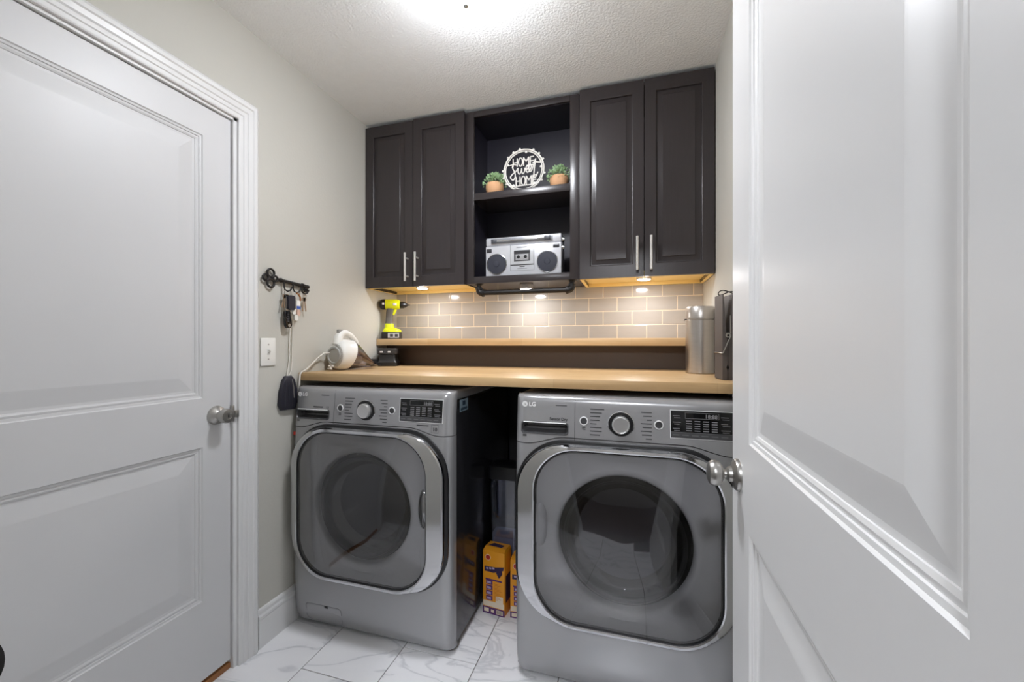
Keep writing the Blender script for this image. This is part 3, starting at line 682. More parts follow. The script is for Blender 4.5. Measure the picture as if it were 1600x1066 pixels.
# ------------------------------------------------------------------ between the machines
def carton(label, loc, rot, w, d, h):
    t = thing('detergent_carton', label, 'carton', loc, rot, 'orange cartons between the machines')
    m = MB(); m.box((-w/2, 0, 0), (w/2, d, h*.985), .002); 
    m.build('carton_body', ORANGE, t, local=True)
    m = MB(); m.loft([[(-w/2+.001, .001, h*.985), (w/2-.001, .001, h*.985), (w/2-.001, d-.001, h*.985), (-w/2+.001, d-.001, h*.985)], [(-w/2+.004, .02, h+.006), (w/2-.004, .02, h+.006), (w/2-.004, d-.004, h+.004), (-w/2+.004, d-.004, h+.004)]]); m.build('carton_top', ORANGE, t, local=True, smooth=0)
    f = lambda x, z, e=.0006: (x*w-w/2, -e, z*h)
    def rect(mm, x0, x1, z0, z1, e=.0006): mm.quad([f(x0, z0, e), f(x1, z0, e), f(x1, z1, e), f(x0, z1, e)])
    m = MB(); rect(m, .02, .98, .115, .20); rect(m, .60, .93, .15, .30, .0004); m.build('pale_print', CREAMP, t, local=True, smooth=0)
    m = MB(); rect(m, .0, 1., .0, .105, .0008); m.build('base_band', PURPLE, t, local=True, smooth=0)
    m = MB(); m.prism([(.08, .66), (.5, .655), (.95, .72), (.97, .775), (.6, .745), (.08, .735)], lambda x, z: f(x, z, .0003), lambda x, z: f(x, z, .0012)); m.prism([(.62, .66), (.75, .58), (.9, .66), (.88, .71), (.62, .70)], lambda x, z: f(x, z, .0004), lambda x, z: f(x, z, .0014)); m.build('brand_banner', DPURP, t, local=True, smooth=0)
    m = MB(); rect(m, .12, .88, .525, .55)
    for k in range(4): rect(m, .15, .45, .215+.082*k, .285+.082*k)
    m.build('picture_print', PURPLE, t, local=True, smooth=0)
    m = MB()
    for k in range(4): rect(m, .20, .38, .228+.082*k, .262+.082*k, .0009)
    for k in range(3): rect(m, .16+k*.14, .26+k*.14, .695+.008*k, .722+.008*k, .0018)
    m.build('pale_detail', mat('lilac_print', (186, 170, 206), .5), t, local=True, smooth=0)
    m = MB()
    for k in range(13): rect(m, .52, .70+.2*((k*37) % 10)/10, .235+.0205*k, .241+.0205*k)
    m.build('text_print', mat('ochre_print', (206, 120, 30), .5), t, local=True, smooth=0)
    m = MB(); rect(m, .62, .92, .02, .085, .001); rect(m, .06, .28, .025, .085, .001); rect(m, .38, .52, .03, .075, .001); m.build('barcode_label', CREAMP, t, local=True, smooth=0)
    m = MB()
    for k in range(7): rect(m, .65+.036*k, .65+.036*k+.016, .028, .078, .0013)
    m.build('barcode', PRINTD, t, local=True, smooth=0)
    m = MB(); m.lathe([(.0135, 0), (.0135, .0006)], f(.24, .88, 0), (0, -1, 0), 20); m.build('round_logo', CREAMP, t, local=True, smooth=0)
    m = MB(); m.lathe([(.0115, 0), (.0115, .0006), (.0085, .0006), (.0085, 0)], f(.24, .88, .0008), (0, -1, 0), 20); m.build('logo_ring', REDP, t, local=True, smooth=0)
    m = MB(); m.prism([(.15, .2), (.75, .15), (.8, .6), (.3, .75)], lambda x, y: (x*w-w/2, .02+y*(d-.03), h+.0052), lambda x, y: (x*w-w/2, .02+y*(d-.03), h+.0072)); m.build('top_print', DPURP, t, local=True, smooth=0)
    m = MB(); m.quad([(w/2+.0006, .012, h*.2), (w/2+.0006, d-.012, h*.2), (w/2+.0006, d-.012, h*.62), (w/2+.0006, .012, h*.62)]); m.build('side_print', DPURP, t, local=True, smooth=0)
carton('orange and purple detergent carton standing fully visible between washer and dryer', (-.594, 1.729, 0), -.12, .108, .075, .288)
carton('orange and purple detergent carton mostly hidden behind the dryer edge', (-.462, 1.735, 0), .04, .11, .075, .262)
t = thing('plastic_canister', 'tall clear plastic canister with black lid behind the orange carton', 'canister', (-.582, 1.885, 0))
sq = lambda w, z, r=.02: [(-.582+x, 1.885+y, z) for x, y in rrect(-w, w, -w*.8, w*.8, r, 4)]
m = MB(); m.loft([sq(.066, .002), sq(.070, .03), sq(.074, .58), sq(.072, .58), sq(.068, .03), sq(.064, .006)]); m.build('container', CLEAR, t)
m = MB(); m.loft([sq(.064, .008), sq(.068, .30), sq(.068, .301)]); m.build('powder', mat('white_powder', (190, 186, 190), .9), t)
m = MB(); m.loft([sq(.077, .577), sq(.078, .60), sq(.076, .635), sq(.05, .645)]); m.build('lid', BLACK, t)
m = MB(); m.tube([(-.625, 1.829, .56), (-.625, 1.806, .55), (-.622, 1.797, .53), (-.618, 1.797, .45), (-.612, 1.803, .42), (-.60, 1.829, .40)], [.010, .010, .009, .009, .009, .010], 10); m.build('handle', CLEAR, t)

# ------------------------------------------------------------------ shelf decor
BX0, BX1, BY, BZ = -.742, -.337, 2.03, 1.5705
t = thing('boombox', 'silver retro boombox with two dark speakers on the lower shelf', 'boombox', ((BX0+BX1)/2, 2.09, BZ))
m = MB(); m.box((BX0, BY, BZ), (BX1, BY+.105, BZ+.166), .004); m.build('cabinet_shell', SILV, t)
m = MB(); m.box((BX0, BY+.004, BZ+.168), (BX1, BY+.10, BZ+.211), .006, 3); m.build('top_deck', SILV, t)
bw = BX1-BX0
m = MB(); m.box((BX0+.03, BY-.002, BZ+.178), (BX1-.045, BY+.004, BZ+.204), .001); m.build('handle_slot', mat('mid_silver', (150, 152, 158), .35, .4), t)
m = MB(); m.box((BX0+.062, BY-.009, BZ+.184), (BX1-.085, BY-.003, BZ+.194), .002); m.build('carry_handle', CHROME, t)
for x in (BX0+.034, BX1-.085):
    m = MB(); m.box((x, BY-.011, BZ+.180), (x+.030, BY-.0021, BZ+.201), .002); m.build('handle_bracket', mat('dark_silver', (84, 86, 92), .4, .4), t)
m = MB(); m.box((BX0+.11, BY+.03, BZ+.211), (BX0+.15, BY+.05, BZ+.216), .001); m.build('top_button', SILV, t)
for x in (BX0+.062, BX1-.072):
    m = MB(); m.lathe([(.056, 0), (.056, .003), (.053, .004), (.053, .002)], (x, BY, BZ+.070), (0, -1, 0), 36); g = m.build('speaker_rim', CHROME, t)
    m = MB(); m.lathe([(.0525, 0), (.051, .0045), (.03, .0055), (.016, .0058), (.014, .0075), (.001, .008)], (x, BY, BZ+.070), (0, -1, 0), 36); m.build('speaker', SPK, t)
cxm = (BX0+BX1)/2-.002
m = MB(); m.box((cxm-.062, BY-.003, BZ+.062), (cxm+.062, BY, BZ+.162), .0015); cd = m.build('cassette_door', mat('pale_silver', (216, 218, 222), .25, .3), t)
m = MB(); m.box((cxm-.064, BY-.0012, BZ+.058), (cxm+.064, BY-.0002, BZ+.0615)); m.box((cxm-.064, BY-.0008, BZ+.03), (cxm-.0632, BY-.0002, BZ+.166)); m.box((cxm+.0632, BY-.0008, BZ+.03), (cxm+.064, BY-.0002, BZ+.166)); m.box((cxm-.064, BY-.0008, BZ+.0295), (cxm+.064, BY-.0002, BZ+.0305)); m.build('panel_line', PRINTD, t, smooth=0)
m = MB(); m.box((cxm-.043, BY-.0042, BZ+.078), (cxm+.043, BY-.0031, BZ+.134), .0005); m.build('cassette_window', mat('grey_window', (92, 92, 96), .12), t)
m = MB(); m.box((cxm-.043, BY-.0048, BZ+.118), (cxm+.043, BY-.0043, BZ+.134)); m.build('tuning_scale', mat('scale_dark', (56, 56, 60), .3), t, smooth=0)
m = MB(); m.box((cxm-.034, BY-.0052, BZ+.084), (cxm+.034, BY-.0043, BZ+.114), .0004)
m.build('cassette', mat('cassette_grey', (158, 158, 160), .4), t)
for x in (-.019, .019):
    m = MB(); m.lathe([(.0085, 0), (.0085, .001), (.004, .001), (.004, .0004)], (cxm+x, BY-.0052, BZ+.1), (0, -1, 0), 16); m.build('reel', BLACK, t)
m = MB(); m.box((cxm-.03, BY-.0036, BZ+.149), (cxm+.03, BY-.0031, BZ+.152)); m.box((cxm-.014, BY-.0006, BZ+.049), (cxm+.014, BY-.0001, BZ+.053)); m.box((cxm-.026, BY-.0006, BZ+.040), (cxm+.026, BY-.0001, BZ+.0415)); m.build('small_print', PRINTD, t, smooth=0)
m = MB(); m.box((BX0+.006, BY-.002, BZ+.132), (BX0+.034, BY, BZ+.152), .001); m.build('badge', mat('badge_dark', (70, 70, 74), .3, .5), t)
m = MB(); m.box((BX1-.042, BY-.002, BZ+.138), (BX1-.010, BY, BZ+.155), .001); m.build('badge', MATS['badge_dark'], t)
for z, y in ((.183, .03), (.140, .025)):
    m = MB(); m.lathe([(.014, 0), (.014, .008), (.010, .009), (.010, .012), (.001, .012)], (BX1, BY+y, BZ+z), (1, 0, 0), 18); m.build('side_knob', CHROME, t)
m = MB(); m.box((BX1, BY+.012, BZ+.01), (BX1+.006, BY+.05, BZ+.165), .002); m.build('side_plate', BLACK, t)
# sign
SX, SY, SZ = -.532, 2.025, 2.0052
t = thing('home_sign', 'white wooden ring sign reading home sweet home on the upper shelf', 'sign', (SX, SY, SZ))
R = .106; zc = SZ+R+.006
m = MB()
for rr_, tr in ((R, .0042), (R-.009, .003)):
    pts = [(SX+rr_*math.cos(2*PI*k/56), SY+.0012*math.sin(k*2.1), zc+rr_*math.sin(2*PI*k/56)) for k in range(56)]
    m.tube(pts, tr, 8, True)
rnd = random.Random(5)
for k in range(19):
    a = 2*PI*k/19+.1
    if math.sin(a) < -.85: continue
    q_ = R+.006 if k % 4 else R-.014
    m.ball((SX+q_*math.cos(a), SY, zc+q_*math.sin(a)), (.0068, .003, .0058), 10, 6)
m.build('wreath_ring', SIGNW, t, smooth=60)
P2 = lambda x, z: (SX+x, SY-.0015, zc+z)
def stroke(mb, pts, r=.0032, close=False):
    # smooth polyline tube
    if len(pts) > 3:
        q_ = []
        n = len(pts); rng = range(n if close else n-1)
        for i in rng:
            p0, p1, p2, p3 = [Vector(pts[(j) % n] if close else pts[min(max(j, 0), n-1)]) for j in (i-1, i, i+1, i+2)]
            for s_ in (0, .25, .5, .75):
                q_.append(.5*((2*p1)+(p2-p0)*s_+(2*p0-5*p1+4*p2-p3)*s_*s_+(3*p1-p0-3*p2+p3)*s_**3))
        if not close: q_.append(Vector(pts[-1]))
        pts = q_
    mb.tube([P2(*p) for p in pts], r, 8, close)
def word_home(x0, z0, w, h):
    s_ = w/4.4
    for L_, k in zip('HOME', (0, 1.1, 2.15, 3.5)):
        x = x0+k*s_; lw_ = s_*.82; m = MB()
        if L_ == 'H':
            stroke(m, [(x, z0), (x, z0+h)]); stroke(m, [(x+lw_, z0), (x+lw_, z0+h)]); stroke(m, [(x, z0+h*.5), (x+lw_, z0+h*.5)])
        if L_ == 'O': stroke(m, [(x+lw_/2+lw_/2*math.cos(a), z0+h/2+h/2*math.sin(a)) for a in [2*PI*j/10 for j in range(10)]], close=True)
        if L_ == 'M':
            l2 = s_*1.05; stroke(m, [(x, z0), (x, z0+h)]); stroke(m, [(x+l2, z0), (x+l2, z0+h)]); stroke(m, [(x, z0+h), (x+l2/2, z0+h*.5)]); stroke(m, [(x+l2/2, z0+h*.5), (x+l2, z0+h)])
        if L_ == 'E':
            stroke(m, [(x, z0), (x, z0+h)])
            for q_ in (0, .5, 1): stroke(m, [(x, z0+h*q_), (x+lw_*.9, z0+h*q_)])
        m.build('letter', SIGNW, t, smooth=60)
word_home(-.056, .022, .115, .042)
word_home(-.040, -.078, .112, .046)
m = MB()
sw = [(-.040, .030), (-.052, .034), (-.060, .022), (-.054, .006), (-.046, -.010), (-.046, -.034), (-.056, -.046), (-.066, -.040), (-.070, -.028), (-.058, -.014), (-.040, -.002), (-.030, .012), (-.030, -.006), (-.023, -.018), (-.014, -.008), (-.010, .010), (-.010, -.008), (-.003, -.018), (.006, -.006), (.007, .010), (.013, .000), (.024, .008), (.024, .020), (.017, .020), (.013, .004), (.019, -.014), (.030, -.008), (.040, .010), (.039, .024), (.031, .022), (.028, .004), (.034, -.012), (.044, -.004), (.056, .030), (.064, .052), (.060, .020), (.055, -.020), (.056, -.044), (.066, -.040), (.076, -.018)]
stroke(m, sw, .0034); stroke(m, [(.046, .030), (.058, .036), (.078, .032)], .003); m.build('script_word', SIGNW, t, smooth=60)
m = MB(); stroke(m, [(-.060, -.080), (.075, -.078)], .003); stroke(m, [(-.060, -.080), (-.074, -.074)], .003); stroke(m, [(-.096, .03), (-.056, .034)], .0026); stroke(m, [(.074, .032), (.1, .03)], .0026); m.build('tie_strips', SIGNW, t, smooth=60)['kind'] = 'stuff'
# plants
def plant(label, x, y, seed):
    z = 2.0052
    t = thing('potted_plant', label, 'plant', (x, y, z), group='small potted plants on the upper shelf')
    m = MB(); m.lathe([(.032, 0), (.040, .006), (.047, .03), (.048, .05), (.045, .062), (.042, .062), (.040, .05)], (x, y, z), (0, 0, 1), 24, (True, True)); m.build('pot', TERRA, t, smooth=40)
    m = MB(); rnd = random.Random(seed)
    for k in range(420):
        a = rnd.random()*2*PI; el = rnd.random()**.8*1.75-.3
        d = Vector((math.cos(a)*math.cos(el), math.sin(a)*math.cos(el), math.sin(el)))
        rr_ = rnd.uniform(.55, 1.)
        c = Vector((x, y, z+.062))+Vector((d.x*.058, d.y*.05, max(d.z, -.35)*.054))*rr_
        l = rnd.uniform(.010, .016); w = l*.32
        dd = (d+Vector((rnd.uniform(-.6, .6), rnd.uniform(-.6, .6), rnd.uniform(-.4, .6)))).normalized()
        sd = dd.orthogonal().normalized(); sd.rotate(Matrix.Rotation(rnd.random()*6, 3, dd)); up = dd.cross(sd)
        p = [c, c+dd*l*.45+sd*w+up*w*.3, c+dd*l, c+dd*l*.45-sd*w+up*w*.3]
        vs_ = [m.bm.verts.new(q_) for q_ in p]; m.bm.faces.new((vs_[0], vs_[1], vs_[2])); m.bm.faces.new((vs_[0], vs_[2], vs_[3]))
    o = m.build('foliage', LEAF, t, smooth=0, fix=False); o['kind'] = 'stuff'
plant('small green plant in terracotta bowl, left of the ring sign', -.694, 2.04, 1)
plant('small green plant in terracotta bowl, right of the ring sign', -.350, 2.045, 2)

# ------------------------------------------------------------------ worktop things
CT = 1.0918
# hand vacuum: nozzle points to the back wall
t = thing('hand_vacuum', 'white corded hand vacuum with smoky dust cup on the worktop', 'vacuum cleaner', (-1.366, 1.625, CT), -.16)
def egg(y, rx, zlo, zhi, n=24): return [(rx*math.cos(2*PI*k/n), y, (zlo+zhi)/2+(zhi-zlo)/2*math.sin(2*PI*k/n)) for k in range(n)]
def cupl(y, rx, zlo, zhi, tilt): return [(p[0], p[1]+(p[2]-.07)*tilt, p[2]) for p in egg(y, rx, zlo, zhi)]
m = MB(); m.loft([egg(.0, .046, .028, .118), egg(.003, .053, .018, .129), egg(.014, .062, .006, .142), egg(.032, .066, .001, .149), cupl(.056, .067, .001, .150, .16), cupl(.078, .066, .001, .147, .32)]); m.build('motor_body', WPLAST, t, local=True, smooth=50)
m = MB(); m.loft([egg(-.001, .045, .029, .117), egg(-.006, .043, .031, .115), egg(-.007, .035, .038, .107), egg(-.003, .033, .040, .105), egg(-.005, .02, .053, .092)]); m.build('vent_cap', mat('vent_grey', (160, 160, 156), .5), t, local=True, smooth=40)
m = MB()
for k in range(20):
    a = math.radians(-80+k*8.2)
    for j, r_ in enumerate((.0475, .0525)):
        x_ = r_*math.cos(a+.07*j); z_ = .074+r_*1.03*math.sin(a+.07*j)
        m.ball((x_, .0005 if j == 0 else .003, z_), (.0024, .0025, .0024), 6, 4)
m.build('vent_holes', GRIP, t, local=True)
m = MB()
m.loft([cupl(.0795, .0655, .002, .1465, .32), cupl(.11, .063, .003, .134, .26), cupl(.16, .055, .005, .096, .14), cupl(.21, .043, .006, .052, .05), egg(.255, .034, .006, .024), egg(.26, .028, .008, .020)]); m.build('dust_cup', CUP, t, local=True, smooth=50)
m = MB(); m.loft([cupl(.088, .040, .035, .115, .2), cupl(.115, .040, .03, .10, .15), cupl(.15, .03, .025, .07, .1)]); m.build('filter', mat('filter_grey', (150, 140, 138), .8), t, local=True, smooth=50)
m = MB(); m.tube([(0, .020, .125), (0, .026, .162), (0, .042, .180), (0, .070, .183), (0, .102, .168), (0, .128, .142), (0, .138, .120)], [.024, .021, .0165, .0145, .014, .014, .013], 14); m.build('handle', WPLAST, t, local=True, smooth=60)
m = MB(); m.box((-.009, .020, .176), (.009, .046, .199), .004); m.build('switch', mat('switch_grey', (140, 138, 134), .5), t, local=True)
inv = (Matrix.Translation(t.location) @ Matrix.Rotation(-.16, 4, 'Z')).inverted()
cw = [(-1.395, 1.63, CT+.085), (-1.408, 1.605, CT+.084), (-1.417, 1.575, CT+.062), (-1.419, 1.54, CT+.034), (-1.419, 1.505, CT+.011), (-1.419, 1.482, CT+.004), (-1.419, 1.471, CT-.006), (-1.419, 1.468, CT-.03), (-1.420, 1.466, CT-.06)]
m = MB(); m.tube([inv @ Vector(p) for p in cw], .0036, 8); m.build('power_cord', CORD, t, local=True, smooth=60)
m = MB()
for k in range(5): m.ball((-.022+.006*k, -.012-.003*(k % 2), .010+.006*((k*2) % 3)), (.008, .005, .006), 8, 6)
m.build('cord_bundle', CORD, t, local=True, smooth=60)
# power adapter behind the vacuum
t = thing('power_adapter', 'black power adapter on the worktop between vacuum and charger', 'adapter', (-1.40, 1.985, CT))
m = MB(); m.box((-1.432, 1.96, CT), (-1.385, 2.02, CT+.042), .004); m.build('case', BLACK, t)
m = MB(); m.tube([(-1.385, 1.985, CT+.02), (-1.372, 1.975, CT+.012), (-1.372, 1.985, CT+.006), (-1.365, 2.0, CT+.006)], .0035, 8); m.build('cable', BLACK, t, smooth=60)
# battery charger
t = thing('battery_charger', 'black tool battery charger with battery docked, under the ledge', 'charger', (-1.352, 2.06, CT), .35)
def rb(w, d, z, r=.01): return [(x, y, z) for x, y in rrect(-w, w, -d, d, r, 4)]
m = MB(); m.loft([rb(.050, .046, 0), rb(.056, .052, .004), rb(.056, .052, .022), rb(.050, .046, .030), rb(.045, .042, .045), rb(.045, .042, .066)]); m.build('charger_base', mat('charger_black', (38, 37, 37), .3), t, local=True, smooth=30)
m = MB(); m.loft([rb(.052, .040, .068), rb(.056, .044, .072), rb(.056, .044, .096), rb(.050, .038, .103)]); m.build('battery', mat('battery_grey', (52, 50, 50), .3), t, local=True, smooth=30)
m = MB(); m.box((-.040, -.0455, .078), (-.022, -.0435, .086), .001); m.box((.004, -.0455, .078), (.02, -.0435, .086), .001); m.build('indicator_lights', PRINTL, t, local=True)['kind'] = 'stuff'
# cordless drill
t = thing('cordless_drill', 'lime yellow cordless drill standing on the ledge shelf', 'drill', (-1.366, 2.115, 1.2492), .42)
m = MB(); m.lathe([(.026, -.045), (.030, -.040), (.031, -.01), (.031, .025), (.027, .043), (.020, .047)], (0, 0, .205), (1, 0, 0), 24); m.build('motor_housing', YEL, t, local=True)
m = MB(); m.lathe([(.001, -.068), (.024, -.067), (.029, -.060), (.0315, -.052), (.0315, -.038), (.030, -.036)], (0, 0, .205), (1, 0, 0), 24); m.build('rear_cap', BLACK, t, local=True)
m = MB(); m.box((-.052, -.0325, .200), (-.040, -.027, .212), .001); m.box((.01, -.0335, .196), (.03, -.029, .21), .001); m.build('logo_print', PRINTL, t, local=True)
m = MB(); m.lathe([(.019, .044), (.0205, .048), (.0205, .066), (.014, .082), (.007, .090), (.004, .094), (.0035, .104)], (0, 0, .203), (1, 0, 0), 20); m.build('chuck', BLACK, t, local=True)
m = MB()
hs = lambda cx_, w, d, z: [(cx_+x, y, z) for x, y in rrect(-w, w, -d, d, min(w, d)*.7, 4)]
m.loft([hs(-.008, .022, .018, .185), hs(-.012, .021, .018, .160), hs(-.016, .019, .017, .130), hs(-.018, .020, .017, .100), hs(-.016, .023, .019, .082)]); m.build('grip', GRIP, t, local=True, smooth=40)
m = MB(); m.loft([hs(.018, .010, .010, .176), hs(.012, .010, .010, .158), hs(.006, .008, .009, .142)]); m.build('trigger', YEL, t, local=True, smooth=40)
m = MB(); m.loft([hs(-.016, .024, .020, .090), hs(-.014, .027, .024, .066), hs(.0, .048, .034, .056), hs(.0, .053, .038, .048), hs(.0, .053, .038, .040)]); m.build('foot', YEL, t, local=True, smooth=30)
m = MB(); m.box((-.054, -.039, .0005), (.054, .039, .040), .004); m.build('battery', mat('drill_battery', (40, 38, 36), .4), t, local=True)
m = MB(); m.box((-.018, -.0396, .006), (.046, -.0386, .034)); m.build('battery_label', mat('label_silver', (176, 174, 176), .4), t, local=True, smooth=0)
m = MB(); m.box((-.006, -.0401, .012), (.012, -.0395, .028)); m.box((.022, -.0401, .012), (.040, -.0395, .028)); m.build('battery_print', PRINTD, t, local=True, smooth=0)
# steel canister
cxx, cyy, rr_ = .2925, 1.945, .060
t = thing('steel_canister', 'tall brushed steel canister with lid on the worktop', 'canister', (cxx, cyy, CT))
m = MB(); m.lathe([(rr_-.003, 0), (rr_, .003), (rr_, .232), (rr_-.002, .234)], (cxx, cyy, CT), (0, 0, 1), 48); m.build('canister_body', STEEL, t, smooth=40)
m = MB(); m.lathe([(rr_-.003, .2345), (rr_-.003, .238), (rr_+.0006, .239), (rr_+.0006, .286), (rr_-.003, .291), (.001, .291)], (cxx, cyy, CT), (0, 0, 1), 48); m.build('lid', STEEL, t, smooth=40)
m = MB(); m.tube([(cxx-.058, cyy-.02, CT+.236), (cxx-.066, cyy-.023, CT+.236), (cxx-.068, cyy-.024, CT+.231)], .0022, 8); m.build('clasp', BLACKM, t)
# giant clothes peg
t = thing('giant_clothespin', 'oversized charcoal wooden clothespin decoration beside the steel canister', 'decoration', (.312, 1.592, CT), .12)
m = MB(); prof = [(-.0, 0), (.0175, 0), (.0175, .045), (.0150, .052), (.0150, .062), (.0175, .069), (.0180, .12), (.0165, .16), (.0035, .300), (.0, .300)]
halfp = [(0, .004), (.004, 0), (.0165, 0), (.0165, .036), (.0125, .046), (.0165, .056), (.0165, .14), (.012, .175), (.0035, .306), (0, .306)]
m = MB(); m.prism(halfp, lambda x, z: (x, -.0, z), lambda x, z: (x, .085, z)); m.build('peg_half', CHAR, t, local=True, smooth=0)
m = MB(); m.prism([(.0355-x, z) for x, z in halfp], lambda x, z: (x, -.0, z), lambda x, z: (x, .085, z)); m.build('peg_half', CHAR, t, local=True, smooth=0)
m = MB(); m.lathe([(.0085, -.004), (.0085, .089), (.0045, .089), (.0045, -.004)], (.01775, 0, .160), (0, 1, 0), 20, (False, False))
m.lathe([(.0085, -.004), (.0045, -.004)], (.01775, 0, .160), (0, 1, 0), 20, (False, False))
m.tube([(.0255, -.003, .157), (.001, -.003, .098), (-.002, .0, .096), (-.002, .04, .098), (-.002, .085, .098)], .0018, 8); m.tube([(.0255, -.003, .166), (.0245, -.003, .23)], .0016, 8); m.build('spring', NICKEL, t, local=True, smooth=50)
t = thing('cord_loop', 'thin black cord loop resting on top of the giant clothespin', 'cord', (.33, 1.60, CT+.3075))
m = MB(); m.tube([(.33+.026*math.cos(a), 1.62+.03*math.sin(a), CT+.314+.006*math.sin(2*a)) for a in [2*PI*k/20 for k in range(20)]], .002, 8, True); m.build('loop', BLACK, t, smooth=60)

# ------------------------------------------------------------------ left wall things
XW = XL+.0005
m = MB()
t = thing('light_switch', 'white toggle light switch on the left wall beside the door', 'switch', (XW, 1.316, 1.188))
m.box((XW, 1.281, 1.131), (XW+.006, 1.352, 1.245), .0025); m.build('cover_plate', WPLAST, t)
m = MB(); m.box((XW+.006, 1.310, 1.176), (XW+.0075, 1.323, 1.200), .0005); m.build('toggle_frame', mat('switch_cream', (200, 200, 196), .4), t)
m = MB(); m.loft([[(XW+.006, 1.312, 1.182), (XW+.006, 1.321, 1.182), (XW+.006, 1.321, 1.194), (XW+.006, 1.312, 1.194)], [(XW+.016, 1.313, 1.192), (XW+.016, 1.320, 1.192), (XW+.016, 1.320, 1.198), (XW+.016, 1.313, 1.198)]]); m.build('toggle', WPLAST, t, smooth=0)
m = MB()
for z in (1.158, 1.218): m.lathe([(.003, 0), (.003, .001), (.001, .0012)], (XW+.006, 1.3165, z), (1, 0, 0), 10)
m.build('screw', NICKEL, t)
# key shaped rack
t = thing('key_rack', 'black iron key-shaped rack with three hooks on the left wall', 'key rack', (XL, 1.41, 1.48))
xk = XL+.012
m = MB()
for dy, dz, r_ in ((0, .021, .0165), (0, -.021, .0165), (-.024, 0, .0125), (.022, 0, .0115)):
    m.tube([(xk, 1.322+dy+r_*math.cos(2*PI*k/20), 1.492+dz+r_*math.sin(2*PI*k/20)) for k in range(20)], .0046, 8, True)
m.build('key_bow', BLACKM, t, smooth=60)
m = MB(); m.tube([(xk, 1.352, 1.491), (xk, 1.366, 1.4905)], .006, 10); m.tube([(xk, 1.362, 1.4905), (xk, 1.372, 1.4902), (xk, 1.376, 1.490)], [.0075, .0105, .0085], 12); m.tube([(xk, 1.374, 1.490), (xk, 1.49, 1.483)], .0072, 12); m.tube([(xk, 1.486, 1.4833), (xk, 1.494, 1.483)], .0105, 12); m.tube([(xk, 1.494, 1.483), (xk, 1.524, 1.481)], .0085, 12); m.build('key_shaft', BLACKM, t, smooth=50)
m = MB(); m.box((xk-.003, 1.500, 1.455), (xk+.003, 1.520, 1.480), .001); m.box((xk-.003, 1.496, 1.462), (xk+.003, 1.524, 1.470), .001); m.build('key_bit', BLACKM, t)
for y in (1.384, 1.432, 1.480):
    m = MB(); m.tube([(xk+.004, y, 1.488), (xk+.006, y, 1.462), (xk+.008, y+.002, 1.452), (xk+.013, y+.010, 1.446), (xk+.017, y+.020, 1.450), (xk+.019, y+.026, 1.460), (xk+.019, y+.028, 1.466)], .0030, 8); m.build('hook', BLACKM, t, smooth=60)
def ringpts(y, z, r, n=18): return [(xk+.012, y+r*math.cos(2*PI*k/n), z+r*math.sin(2*PI*k/n)) for k in range(n)]
def key_part(t, y, z, ang, mm, L_=.05):
    m = MB(); x = xk+.010
    m.lathe([(.0095, -.001), (.0095, .001)], (x, 0, 0), (1, 0, 0), 14); m.box((x-.001, -.0032, -L_), (x+.001, .0032, -.006), .0003)
    m.xform(Matrix.Translation((0, y, z)) @ Matrix.Translation((x, 0, 0)) @ Matrix.Rotation(ang, 4, 'X') @ Matrix.Translation((-x, 0, 0)))
    m.build('key', mm, t)
t = thing('key_bunch', 'bunch of keys with black car fob on the first rack hook', 'keys', (xk, 1.395, 1.45))
m = MB(); m.tube(ringpts(1.392, 1.438, .013), .0014, 6, True); m.build('key_ring', NICKEL, t, smooth=60)
BRN = mat('worn_brass', (168, 150, 132), .35, .8, var=.15)
for k, a in enumerate((-.25, -.1, .05, .2)): key_part(t, 1.380+.006*k, 1.424, a, BRN)
m = MB(); m.loft([[(xk+.012+s_, y, z) for y, z in rrect(1.393, 1.427, 1.366, 1.430, .010, 4)] for s_ in (0, .010)]); m.build('fob_case', NAVY, t, smooth=30)
m = MB(); poly = rrect(-.0175, .0175, -.038, .036, .012, 5)
m.loft([[(x, y*g, z*g) for y, z in poly] for x, g in ((0, .9), (.003, 1.), (.010, 1.), (.013, .9))]); m.xform(Matrix.Translation((xk+.006, 1.394, 1.327)) @ Matrix.Rotation(.12, 4, 'X')); m.build('car_fob', GLOSSB, t, smooth=40)
m = MB(); m.lathe([(.0075, 0), (.0075, .001)], (xk+.0195, 1.398, 1.300), (1, 0, 0), 14)
m.build('fob_emblem', NICKEL, t)
m = MB()
for k in range(4): m.box((xk+.019, 1.387, 1.344-.010*k), (xk+.0202, 1.397, 1.350-.010*k), .0005)
m.build('fob_button', mat('fob_button', (46, 46, 50), .5), t)
m = MB(); m.box((xk+.008, 1.382, 1.362), (xk+.016, 1.398, 1.372), .002); m.tube([(xk+.012, 1.388, 1.370), (xk+.012, 1.388, 1.426)], .0012, 6); m.build('fob_link', NICKEL, t)
t = thing('tag_bunch', 'white and blue tags with brown loop on the middle rack hook', 'key tags', (xk, 1.45, 1.45))
m = MB(); m.tube([(xk+.014, 1.440, 1.444), (xk+.014, 1.452, 1.440), (xk+.014, 1.462, 1.428), (xk+.014, 1.463, 1.412)], .0035, 8); m.build('loop', mat('tan_leather', (150, 96, 48), .6), t, smooth=60)
m = MB(); m.box((xk+.010, 1.444, 1.374), (xk+.0125, 1.466, 1.412), .001); m.build('tag', WPLAST, t)
m = MB(); m.box((xk+.0126, 1.4445, 1.3745), (xk+.0132, 1.4655, 1.388)); m.build('tag_stripe', mat('blue_print', (62, 96, 178), .5), t, smooth=0)
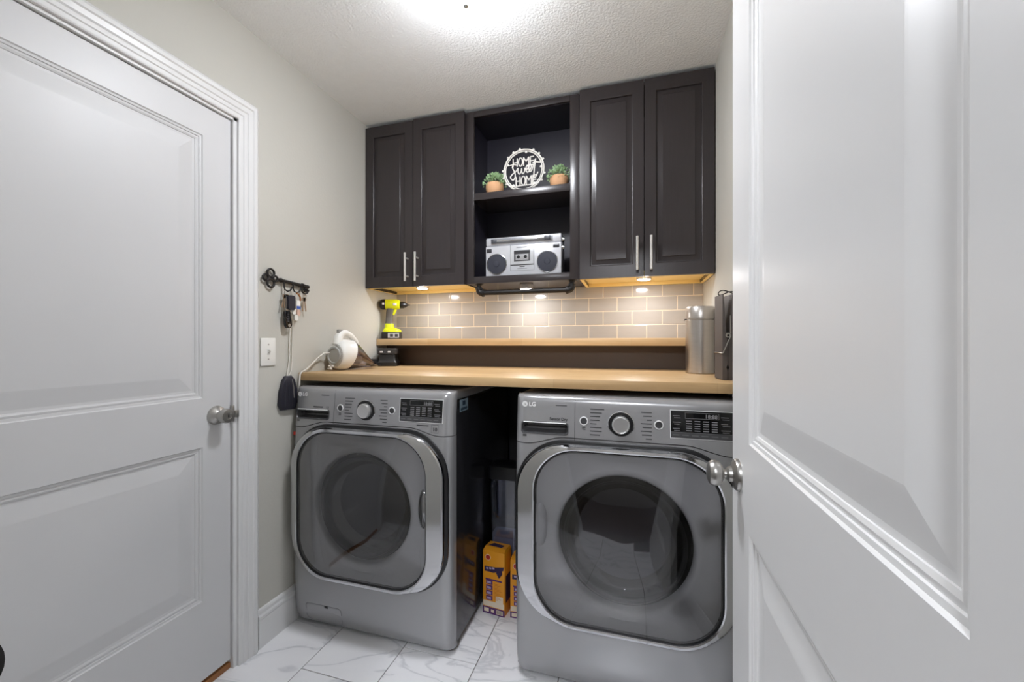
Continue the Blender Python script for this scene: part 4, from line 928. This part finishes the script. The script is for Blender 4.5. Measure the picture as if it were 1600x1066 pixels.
for k, (y, z) in enumerate(((1.428, 1.362), (1.452, 1.358), (1.44, 1.336))):
    m = MB(); m.loft([[(xk+.010+s_, y+a, z+b) for a, b in rrect(-.009, .009, -.013, .013, .006, 4)] for s_ in (0, .006)]); m.build('token', [WPLAST, mat('token_pink', (206, 172, 156), .5), WPLAST][k], t, smooth=30)
m = MB(); m.tube([(xk+.0125, 1.440, 1.446), (xk+.0125, 1.437, 1.40), (xk+.0125, 1.440, 1.35)], .0012, 6); m.tube([(xk+.0115, 1.440, 1.41), (xk+.0115, 1.446, 1.405)], .0012, 6); m.build('link', NICKEL, t)
t = thing('key_pair', 'two loose brass keys on the hook nearest the cabinet', 'keys', (xk, 1.487, 1.45))
m = MB(); m.tube(ringpts(1.490, 1.437, .010), .0012, 6, True); m.build('key_ring', NICKEL, t, smooth=60)
for k, a in enumerate((-.12, .14)): key_part(t, 1.487+.005*k, 1.422, a, BRN, .055)
# pouch on a lanyard
t = thing('lanyard_pouch', 'dark navy pouch hanging on a white lanyard beside the washer', 'pouch', (XL+.02, 1.41, .95))
m = MB()
pw = lambda g, x: [(x, 1.408+y*g*1.06, 1.0+z*g) for y, z in [(-.034, -.062), (.036, -.066), (.044, -.04), (.046, .02), (.032, .068), (.018, .082), (-.012, .082), (-.024, .066), (-.038, .02), (-.044, -.04)]]
m.loft([pw(.96, XL+.002), pw(1., XL+.006), pw(1., XL+.014), pw(.92, XL+.020)]); m.build('pouch_body', NAVY, t, smooth=50)
m = MB()
for y in (-.022, -.004, .014): m.tube([(XL+.019, 1.408+y, .945), (XL+.021, 1.408+y*1.05, 1.0), (XL+.019, 1.408+y*.8, 1.055)], .0032, 8)
m.build('rib', NAVY, t, smooth=60)
m = MB(); m.tube([(XL+.019, 1.424, 1.066), (XL+.021, 1.431, 1.03), (XL+.019, 1.435, .985)], .0025, 8); m.build('zip_pull', NICKEL, t, smooth=60)
m = MB(); m.tube([(xk+.010, 1.440, 1.448), (XL+.008, 1.424, 1.30), (XL+.006, 1.421, 1.15), (XL+.010, 1.406, 1.080)], .0022, 8); m.tube([(xk+.012, 1.444, 1.446), (XL+.009, 1.437, 1.30), (XL+.007, 1.436, 1.14), (XL+.010, 1.428, 1.105), (XL+.011, 1.414, 1.080)], .0022, 8); m.build('lanyard', CORD, t, smooth=60)
